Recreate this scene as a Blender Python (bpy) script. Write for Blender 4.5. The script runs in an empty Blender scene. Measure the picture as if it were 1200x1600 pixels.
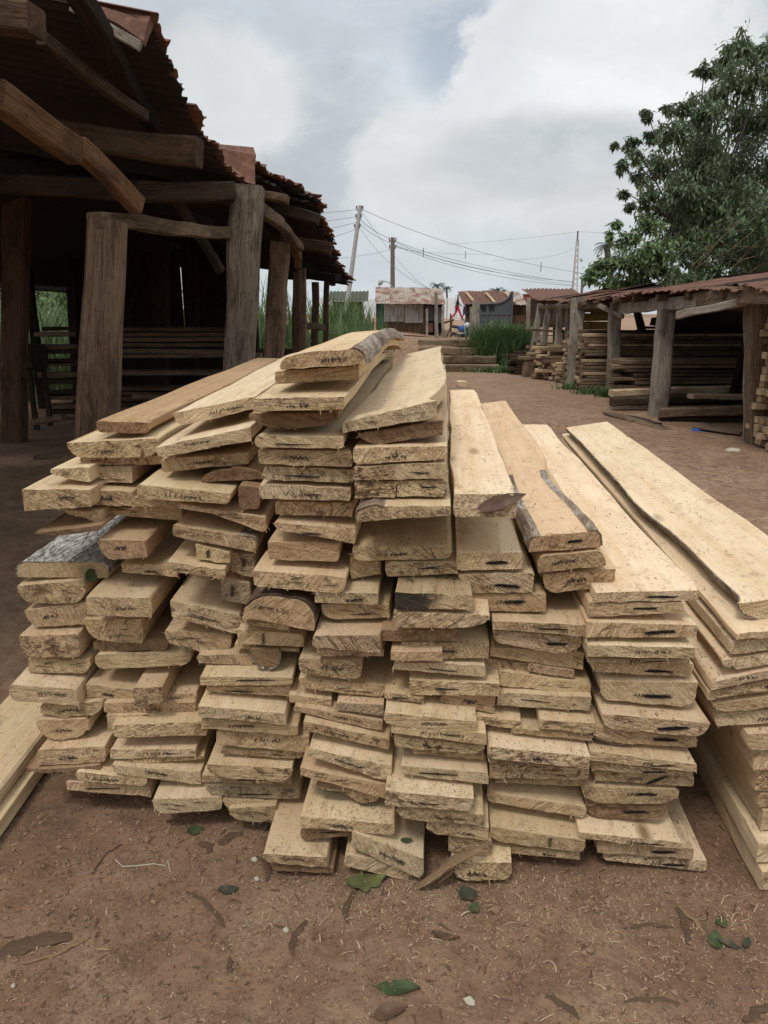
import bpy, math, random
from mathutils import Vector, Matrix, noise
random.seed(7)
R = math.radians
scene = bpy.context.scene
COL = scene.collection
U = random.uniform

# ------------------------------------------------------------------ camera
CAMZ, PITCH, FPX = 1.5, R(15), 1155.0
cam_d = bpy.data.cameras.new('camera')
cam_d.sensor_fit = 'VERTICAL'
cam_d.sensor_height = 36
cam_d.lens = FPX / 1600 * 36
cam_d.clip_start, cam_d.clip_end = 0.05, 6000
cam = bpy.data.objects.new('camera', cam_d)
cam.location = (0, 0, CAMZ)
cam.rotation_euler = (R(90) - PITCH, 0, 0)
COL.objects.link(cam)
scene.camera = cam


def at(px, py, Y):
    """world point seen at photo pixel px,py at the ground distance Y"""
    a, b = (px - 600) / FPX, (800 - py) / FPX
    y = math.cos(PITCH) + b * math.sin(PITCH)
    z = -math.sin(PITCH) + b * math.cos(PITCH)
    return Vector((a / y * Y, Y, CAMZ + z / y * Y))


def on_ground(px, py, z=0.0):
    a, b = (px - 600) / FPX, (800 - py) / FPX
    y = math.cos(PITCH) + b * math.sin(PITCH)
    zz = -math.sin(PITCH) + b * math.cos(PITCH)
    t = (z - CAMZ) / zz
    return Vector((a * t, y * t, z))


# ------------------------------------------------------------------ helpers
class MB:
    def __init__(s):
        s.v, s.f, s.m, s.g = [], [], [], []

    def add(s, vs, fs, m=0, g=None):
        o = len(s.v)
        s.v += [tuple(v) for v in vs]
        s.g += [tuple(v) for v in (g or vs)]               # where the grain of the wood runs
        s.f += [tuple(i + o for i in f) for f in fs]
        s.m += [m] * len(fs)

    def loft(s, rings, m=0, cap=True, closed=True, g=None):
        n = len(rings[0])
        vs = [p for r in rings for p in r]
        fs = []
        for i in range(len(rings) - 1):
            for j in range(n if closed else n - 1):
                k = (j + 1) % n
                fs.append((i * n + j, i * n + k, (i + 1) * n + k, (i + 1) * n + j))
        if cap:
            fs.append(tuple(range(n - 1, -1, -1)))
            b = (len(rings) - 1) * n
            fs.append(tuple(b + j for j in range(n)))
        s.add(vs, fs, m, g)

    def beam(s, p0, p1, w, h, up=(0, 0, 1), taper=1.0, rough=.006, seg=6, m=0, bow=0.0, chamfer=.12, side=0.0):
        """rough sawn timber from p0 to p1; w across, h along 'up'"""
        p0, p1 = Vector(p0), Vector(p1)
        d = (p1 - p0)
        L = d.length
        d.normalize()
        upv = Vector(up)
        sx = d.cross(upv)
        if sx.length < 1e-4:
            sx = d.cross(Vector((0, 1, 0)))
        sx.normalize()
        uz = sx.cross(d).normalized()
        rings, gr = [], []
        ph = U(0, 50)
        for i in range(seg + 1):
            t = i / seg
            k = 1 + (taper - 1) * t
            c = p0 + d * (L * t) + uz * (bow * 4 * t * (1 - t)) + sx * (side * 4 * t * (1 - t))
            ring = []
            for (a, b) in ((-1, -1 + chamfer * 2), (-1, 1 - chamfer * 2), (-1 + chamfer * 2, 1), (1 - chamfer * 2, 1),
                           (1, 1 - chamfer * 2), (1, -1 + chamfer * 2), (1 - chamfer * 2, -1), (-1 + chamfer * 2, -1)):
                q = c + sx * (a * w / 2 * k) + uz * (b * h / 2 * k)
                nv = noise.noise_vector(Vector((q.x * 2 + ph, q.y * 2, q.z * 2))) * rough * 2.2
                ring.append(q + nv)
                gr.append((a * w / 2 + ph, b * h / 2 + ph * .7, t * L))
            rings.append(ring)
        s.loft(rings, m, g=gr)

    def tube(s, pts, r, n=6, m=0, r1=None, cap=True):
        pts = [Vector(p) for p in pts]
        rings = []
        for i, p in enumerate(pts):
            d = (pts[min(i + 1, len(pts) - 1)] - pts[max(i - 1, 0)]).normalized()
            a = d.cross(Vector((0, 0, 1)))
            if a.length < 1e-3:
                a = d.cross(Vector((1, 0, 0)))
            a.normalize()
            b = a.cross(d)
            t = i / max(1, len(pts) - 1)
            rr = r if r1 is None else r + (r1 - r) * t
            rings.append([p + (a * math.cos(2 * math.pi * j / n) + b * math.sin(2 * math.pi * j / n)) * rr for j in range(n)])
        s.loft(rings, m, cap)

    def box(s, lo, hi, m=0):
        (x0, y0, z0), (x1, y1, z1) = lo, hi
        s.add([(x0, y0, z0), (x1, y0, z0), (x1, y1, z0), (x0, y1, z0), (x0, y0, z1), (x1, y0, z1), (x1, y1, z1), (x0, y1, z1)],
              [(0, 3, 2, 1), (4, 5, 6, 7), (0, 1, 5, 4), (1, 2, 6, 5), (2, 3, 7, 6), (3, 0, 4, 7)], m)

    def build(s, name, mats, parent=None, loc=None, rot=None, smooth=False):
        me = bpy.data.meshes.new(name)
        me.from_pydata(s.v, [], s.f)
        if not isinstance(mats, (list, tuple)):
            mats = [mats]
        for mm in mats:
            me.materials.append(mm)
        if len(mats) > 1:
            me.polygons.foreach_set('material_index', s.m)
        if smooth:
            me.polygons.foreach_set('use_smooth', [True] * len(me.polygons))
        at_ = me.attributes.new('grain', 'FLOAT_VECTOR', 'POINT')
        at_.data.foreach_set('vector', [c_ for v in s.g for c_ in v])
        me.update()
        o = bpy.data.objects.new(name, me)
        COL.objects.link(o)
        if parent:
            o.parent = parent
        if loc is not None:
            o.location = loc
        if rot is not None:
            o.rotation_euler = rot
        return o


def tag(o, label=None, cat=None, group=None, kind=None):
    if label:
        o['label'] = label
    if cat:
        o['category'] = cat
    if group:
        o['group'] = group
    if kind:
        o['kind'] = kind
    return o


def empty(name, loc=(0, 0, 0), rz=0.0):
    o = bpy.data.objects.new(name, None)
    o.location = loc
    o.rotation_euler = (0, 0, rz)
    o.empty_display_size = .1
    COL.objects.link(o)
    return o


def recenter(mb, c):
    c = Vector(c)
    mb.v = [tuple(Vector(v) - c) for v in mb.v]
    return mb


# ------------------------------------------------------------------ materials
class NT:
    def __init__(s, name):
        s.mat = bpy.data.materials.new(name)
        s.mat.use_nodes = True
        s.t = s.mat.node_tree
        s.t.nodes.clear()
        s.out = s.n('ShaderNodeOutputMaterial')
        s.b = s.n('ShaderNodeBsdfPrincipled')
        s.t.links.new(s.b.outputs[0], s.out.inputs['Surface'])
        s.b.inputs['Specular IOR Level'].default_value = .25

    def n(s, typ, **kw):
        nd = s.t.nodes.new(typ)
        for k, v in kw.items():
            setattr(nd, k, v)
        return nd

    def l(s, a, b):
        s.t.links.new(a, b)

    def coord(s, scale=(1, 1, 1), kind='Object', rnd=True):
        if kind == 'grain':
            tc = s.n('ShaderNodeAttribute', attribute_name='grain')
            src = tc.outputs['Vector']
        else:
            tc = s.n('ShaderNodeTexCoord')
            src = tc.outputs[kind]
        if rnd:
            oi = s.n('ShaderNodeObjectInfo')
            mu = s.n('ShaderNodeMath', operation='MULTIPLY')
            mu.inputs[1].default_value = 57.0
            s.l(oi.outputs['Random'], mu.inputs[0])
            ad = s.n('ShaderNodeVectorMath', operation='ADD')
            s.l(src, ad.inputs[0])
            s.l(mu.outputs[0], ad.inputs[1])
            src = ad.outputs[0]
        mp = s.n('ShaderNodeMapping')
        mp.inputs['Scale'].default_value = scale
        s.l(src, mp.inputs['Vector'])
        return mp.outputs[0]

    def noise(s, vec, scale, detail=4, rough=.55, dist=0.0):
        nd = s.n('ShaderNodeTexNoise')
        nd.inputs['Scale'].default_value = scale
        nd.inputs['Detail'].default_value = detail
        nd.inputs['Roughness'].default_value = rough
        nd.inputs['Distortion'].default_value = dist
        s.l(vec, nd.inputs['Vector'])
        return nd.outputs['Fac']

    def ramp(s, fac, stops, interp='LINEAR'):
        r = s.n('ShaderNodeValToRGB')
        r.color_ramp.interpolation = interp
        e = r.color_ramp.elements
        while len(e) < len(stops):
            e.new(.5)
        for i, (p, c) in enumerate(stops):
            e[i].position = p
            e[i].color = (c, c, c, 1) if not isinstance(c, tuple) else (*c, 1)
        s.l(fac, r.inputs[0])
        return r.outputs[0]

    def mix(s, fac, a, b, mode='MIX'):
        m = s.n('ShaderNodeMix', data_type='RGBA', blend_type=mode)
        for sock, v in ((m.inputs[0], fac), (m.inputs[6], a), (m.inputs[7], b)):
            if isinstance(v, (int, float)):
                sock.default_value = v
            elif isinstance(v, tuple):
                sock.default_value = (*v, 1)
            else:
                s.l(v, sock)
        return m.outputs[2]

    def mul(s, a, b):
        m = s.n('ShaderNodeMath', operation='MULTIPLY')
        for sock, v in zip(m.inputs, (a, b)):
            if isinstance(v, (int, float)):
                sock.default_value = v
            else:
                s.l(v, sock)
        return m.outputs[0]

    def rnd_val(s, col, amt=.15, hue=.006):
        oi = s.n('ShaderNodeObjectInfo')
        h = s.n('ShaderNodeHueSaturation')
        mr = s.n('ShaderNodeMapRange')
        mr.inputs['To Min'].default_value = 1 - amt
        mr.inputs['To Max'].default_value = 1 + amt
        s.l(oi.outputs['Random'], mr.inputs[0])
        s.l(mr.outputs[0], h.inputs['Value'])
        m3 = s.mul(oi.outputs['Random'], 7.31)
        fr = s.n('ShaderNodeMath', operation='FRACT')
        s.l(m3, fr.inputs[0])
        m2 = s.n('ShaderNodeMapRange')
        m2.inputs['To Min'].default_value = .5 - hue
        m2.inputs['To Max'].default_value = .5 + hue
        s.l(fr.outputs[0], m2.inputs[0])
        s.l(m2.outputs[0], h.inputs['Hue'])
        s.l(col, h.inputs['Color'])
        return h.outputs[0]

    def fin(s, col, rough=.8, bumps=()):
        if isinstance(col, tuple):
            s.b.inputs['Base Color'].default_value = (*col, 1)
        else:
            s.l(col, s.b.inputs['Base Color'])
        s.b.inputs['Roughness'].default_value = rough
        prev = None
        for fac, strength, dist in bumps:
            b = s.n('ShaderNodeBump')
            b.inputs['Strength'].default_value = strength
            b.inputs['Distance'].default_value = dist
            s.l(fac, b.inputs['Height'])
            if prev:
                s.l(prev, b.inputs['Normal'])
            prev = b.outputs[0]
        if prev:
            s.l(prev, s.b.inputs['Normal'])
        return s.mat


def wood_side(name, c0, c1, dirt=.5, dark=(.10, .06, .035), val=.10):
    m = NT(name)
    v = m.coord((1, .07, 1))
    g = m.noise(v, 55, 5, .6, .6)
    v2 = m.coord((1, .35, 1))
    big = m.noise(v2, 5, 4, .6, .8)
    col = m.mix(m.ramp(g, [(.3, 0.), (.7, 1.)]), c0, c1)
    col = m.mix(m.mul(m.ramp(big, [(.42, 0.), (.75, 1.)]), .55), col, (c0[0] * .72, c0[1] * .62, c0[2] * .5))
    # saw marks running askew over the face
    v3 = m.n('ShaderNodeMapping')
    v3.inputs['Rotation'].default_value = (0, 0, .55)
    v3.inputs['Scale'].default_value = (6, 90, 20)
    m.l(m.coord(), v3.inputs['Vector'])
    saw = m.noise(v3.outputs[0], 1.6, 3, .6)
    col = m.mix(m.mul(m.ramp(saw, [(.52, 0.), (.72, 1.)]), .35), col, (c0[0] * .7, c0[1] * .62, c0[2] * .52))
    # long growth streaks and the odd knot
    st_ = m.noise(m.coord((1, .022, 1)), 24, 4, .6, .4)
    col = m.mix(m.mul(m.ramp(st_, [(.46, 0.), (.66, 1.)]), .42), col, (c1[0] * .80, c1[1] * .68, c1[2] * .52))
    vo = m.n('ShaderNodeTexVoronoi')
    vo.inputs['Scale'].default_value = 1
    m.l(m.coord((4.2, 1.3, 4.2)), vo.inputs['Vector'])
    col = m.mix(m.ramp(vo.outputs['Distance'], [(.03, .8), (.11, 0.)]), col, (.16, .085, .045))
    # bark flecks and smudges
    vs = m.coord((1, .45, 1))
    sp = m.noise(vs, 120, 3, .7)
    zone = m.noise(m.coord((1, .6, 1)), 9, 4, .65)
    fle = m.mul(m.ramp(sp, [(.575, 0.), (.66, 1.)]), m.ramp(zone, [(.44, .05), (.62, 1.)]))
    col = m.mix(m.mul(fle, min(1, .55 + dirt * .5)), col, dark)
    sm = m.noise(m.coord((1.2, .5, 1.2)), 17, 6, .72, 1.2)
    col = m.mix(m.mul(m.ramp(sm, [(.55, 0.), (.72, 1.)]), dirt), col, (dark[0] * 1.3, dark[1] * 1.25, dark[2] * 1.2))
    col = m.rnd_val(col, val)
    return m.fin(col, .85, ((g, .35, .002), (saw, .45, .003), (sp, .35, .002)))


def wood_end(name, c0, c1, dirt=.6, dark=(.075, .043, .024), val=.13, crack=False, stain=False):
    m = NT(name)
    oi = m.n('ShaderNodeObjectInfo')
    rot = m.n('ShaderNodeVectorRotate', rotation_type='Y_AXIS')
    m.l(m.coord(), rot.inputs['Vector'])
    mr = m.n('ShaderNodeMapRange')
    mr.inputs['To Min'].default_value = -1.3
    mr.inputs['To Max'].default_value = 1.3
    m.l(oi.outputs['Random'], mr.inputs[0])
    m.l(mr.outputs[0], rot.inputs['Angle'])
    mp = m.n('ShaderNodeMapping')
    mp.inputs['Scale'].default_value = (9, 20, 120)
    m.l(rot.outputs[0], mp.inputs['Vector'])
    saw = m.noise(mp.outputs[0], 1.5, 4, .65, .5)          # torn chainsaw lines
    big = m.noise(m.coord(), 11, 5, .65, .6)
    col = m.mix(m.ramp(big, [(.35, 0.), (.68, 1.)]), c0, c1)
    col = m.mix(m.mul(m.ramp(saw, [(.48, 0.), (.62, 1.)]), .62), col, (c0[0] * .55, c0[1] * .46, c0[2] * .36))
    fine = m.noise(m.coord((1, 1, 1.5)), 135, 4, .72)
    zone = m.noise(m.coord(), 14, 4, .7, .8)
    dz = m.ramp(zone, [(.40, 0.), (.54, 1.)])
    df = m.ramp(fine, [(.44, 0.), (.60, 1.)])
    pr = m.n('ShaderNodeMath', operation='FRACT')
    m.l(m.mul(oi.outputs['Random'], 13.7), pr.inputs[0])
    pm = m.n('ShaderNodeMapRange')
    pm.inputs['To Min'].default_value = .3
    pm.inputs['To Max'].default_value = 1.25
    m.l(pr.outputs[0], pm.inputs[0])
    own = pm.outputs[0]
    warm = (dark[0] * 2.1, dark[1] * 2.0, dark[2] * 1.9)
    col = m.mix(m.mul(m.mul(m.mul(dz, df), min(1, dirt * 1.2)), own), col, warm)
    col = m.mix(m.mul(m.ramp(fine, [(.62, 0.), (.70, 1.)]), .6), col, dark)
    bl = m.noise(m.coord((1, 1, 1.5)), 17, 7, .72, 1.6)
    col = m.mix(m.mul(m.mul(m.ramp(bl, [(.52, 0.), (.60, 1.)]), dirt * 1.15), own), col, (dark[0] * 1.5, dark[1] * 1.45, dark[2] * 1.4))
    bm = [(saw, 1.0, .009), (fine, .7, .004), (big, .8, .018)]
    if crack:
        mp2 = m.n('ShaderNodeMapping')
        mp2.inputs['Scale'].default_value = (3.5, 5, 60)
        m.l(rot.outputs[0], mp2.inputs['Vector'])
        ck = m.ramp(m.noise(mp2.outputs[0], 1.0, 3, .5, .4), [(.47, 0.), (.5, 1.), (.53, 0.)])
        col = m.mix(m.mul(ck, .85), col, (dark[0] * .7, dark[1] * .65, dark[2] * .6))
    # growth rings round a far-off heart, and a few drying cracks
    rv = m.n('ShaderNodeVectorMath', operation='ADD')
    m.l(m.coord(rnd=False), rv.inputs[0])
    cv = m.n('ShaderNodeCombineXYZ')
    for k_, (lo, hi) in enumerate(((-.30, .05), (0, 0), (-.12, .22))):
        fr = m.n('ShaderNodeMath', operation='FRACT')
        m.l(m.mul(oi.outputs['Random'], 5.3 + 9.1 * k_), fr.inputs[0])
        q = m.n('ShaderNodeMapRange')
        q.inputs['To Min'].default_value, q.inputs['To Max'].default_value = lo, hi
        m.l(fr.outputs[0], q.inputs[0])
        m.l(q.outputs[0], cv.inputs[k_])
    m.l(cv.outputs[0], rv.inputs[1])
    wv = m.n('ShaderNodeTexWave', wave_type='RINGS', rings_direction='Y')
    wv.inputs['Scale'].default_value = 38
    wv.inputs['Distortion'].default_value = 3.5
    wv.inputs['Detail'].default_value = 3
    wv.inputs['Detail Scale'].default_value = .6
    m.l(rv.outputs[0], wv.inputs['Vector'])
    ring = m.ramp(wv.outputs['Fac'], [(.55, 0.), (.95, 1.)])
    col = m.mix(m.mul(ring, .30), col, (c1[0] * .62, c1[1] * .52, c1[2] * .42))
    mp3 = m.n('ShaderNodeMapping')
    mp3.inputs['Scale'].default_value = (5, 6, 26)
    m.l(rot.outputs[0], mp3.inputs['Vector'])
    ck = m.ramp(m.noise(mp3.outputs[0], 1.3, 2, .5, .5), [(.488, 0.), (.5, 1.), (.512, 0.)])
    ckz = m.ramp(m.noise(m.coord(), 7, 2), [(.52, 0.), (.6, 1.)])
    col = m.mix(m.mul(m.mul(ck, ckz), .9), col, (dark[0] * .6, dark[1] * .6, dark[2] * .6))
    if stain:
        sx_ = m.n('ShaderNodeSeparateXYZ')
        m.l(m.coord(rnd=False), sx_.inputs[0])
        ad_ = m.n('ShaderNodeMath', operation='MULTIPLY_ADD')
        m.l(m.noise(m.coord(), 40, 6, .75), ad_.inputs[0])
        ad_.inputs[1].default_value = -.16
        m.l(sx_.outputs[0], ad_.inputs[2])
        col = m.mix(m.mul(m.ramp(ad_.outputs[0], [(.0, 1.), (.045, 0.)]), .93), col, (.022, .019, .017))
    col = m.rnd_val(col, val)
    return m.fin(col, .88, bm)


W = {}
PAL = {  # style: (side light, side dark, end light, end dark)
    'std': ((.72, .56, .365), (.63, .47, .29), (.70, .525, .32), (.57, .405, .225)),
    'pale': ((.77, .615, .42), (.70, .535, .345), (.76, .60, .385), (.65, .485, .285)),
    'brown': ((.43, .295, .175), (.36, .235, .132), (.37, .25, .145), (.27, .17, .094)),
    'red': ((.66, .485, .305), (.59, .42, .25), (.60, .42, .245), (.49, .325, .18)),
    'redder': ((.50, .325, .19), (.42, .26, .145), (.37, .22, .125), (.26, .15, .083)),
}
for k, (a, b, c, d) in PAL.items():
    W[k] = (wood_side('sawn_wood_' + k, a, b, .5), wood_end('sawn_end_' + k, c, d, .62))
W['dirt'] = (W['std'][0], wood_end('sawn_end_dirty', PAL['std'][2], PAL['std'][3], .95))
W['crack'] = (W['std'][0], wood_end('sawn_end_cracked', PAL['pale'][2], PAL['std'][3], .5, crack=True))
W['grey'] = (W['std'][0], wood_end('sawn_end_grey', (.58, .445, .285), (.42, .32, .20), .9, dark=(.085, .066, .048)))
W['stain'] = (wood_side('sawn_wood_stained', (.58, .44, .28), (.40, .29, .17), 1.0, dark=(.03, .024, .02)),
              wood_end('sawn_end_stained', PAL['std'][2], PAL['std'][3], .8, stain=True))
W['rot'] = (wood_side('rotten_wood', (.34, .23, .14), (.20, .13, .075), .95), wood_end('rotten_end', (.30, .20, .12), (.13, .085, .05), .95))

m = NT('black_ink')
INK = m.fin(m.mix(m.ramp(m.noise(m.coord(), 260, 3, .7), [(.45, 0.), (.7, 1.)]), (.012, .011, .014), (.10, .075, .055)), .7)
m = NT('grime_scratches')
GRIME = m.fin(m.mix(m.noise(m.coord(), 200), (.05, .03, .018), (.14, .085, .05)), .9)


def bark_mat(name, c0, c1, c2, patch=(.5, .62)):
    m = NT(name)
    v = m.coord((1, .3, 1))
    a = m.noise(v, 26, 7, .7, .8)
    b = m.noise(m.coord((1, .4, 1)), 12, 5, .65, 1.0)
    f = m.noise(v, 90, 5, .75, .4)
    col = m.mix(m.ramp(a, [(.35, 0.), (.62, 1.)]), c0, c1)
    col = m.mix(m.mul(m.ramp(b, [(patch[0], 0.), (patch[1], 1.)]), m.ramp(f, [(.42, 0.), (.56, 1.)])), col, c2)
    return m.fin(col, .95, ((a, .9, .012), (f, .7, .006)))


BARK = bark_mat('brown_bark', (.12, .08, .056), (.32, .235, .165), (.46, .41, .35), (.46, .56))
BARK_SILVER = bark_mat('silver_bark', (.09, .075, .062), (.27, .24, .205), (.72, .70, .66), (.33, .46))
BARK_DARK = bark_mat('dark_bark', (.055, .036, .024), (.16, .105, .068), (.28, .22, .16), (.56, .7))
m = NT('fresh_shavings')
SHAVE = m.fin(m.rnd_val(m.mix(m.noise(m.coord(), 9, 2), (.62, .49, .32), (.36, .24, .14)), .05), .8)
m = NT('bark_crumbs')
CRUMB = m.fin(m.mix(m.noise(m.coord(), 40, 3), (.05, .03, .018), (.17, .10, .06)), .95)
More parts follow.
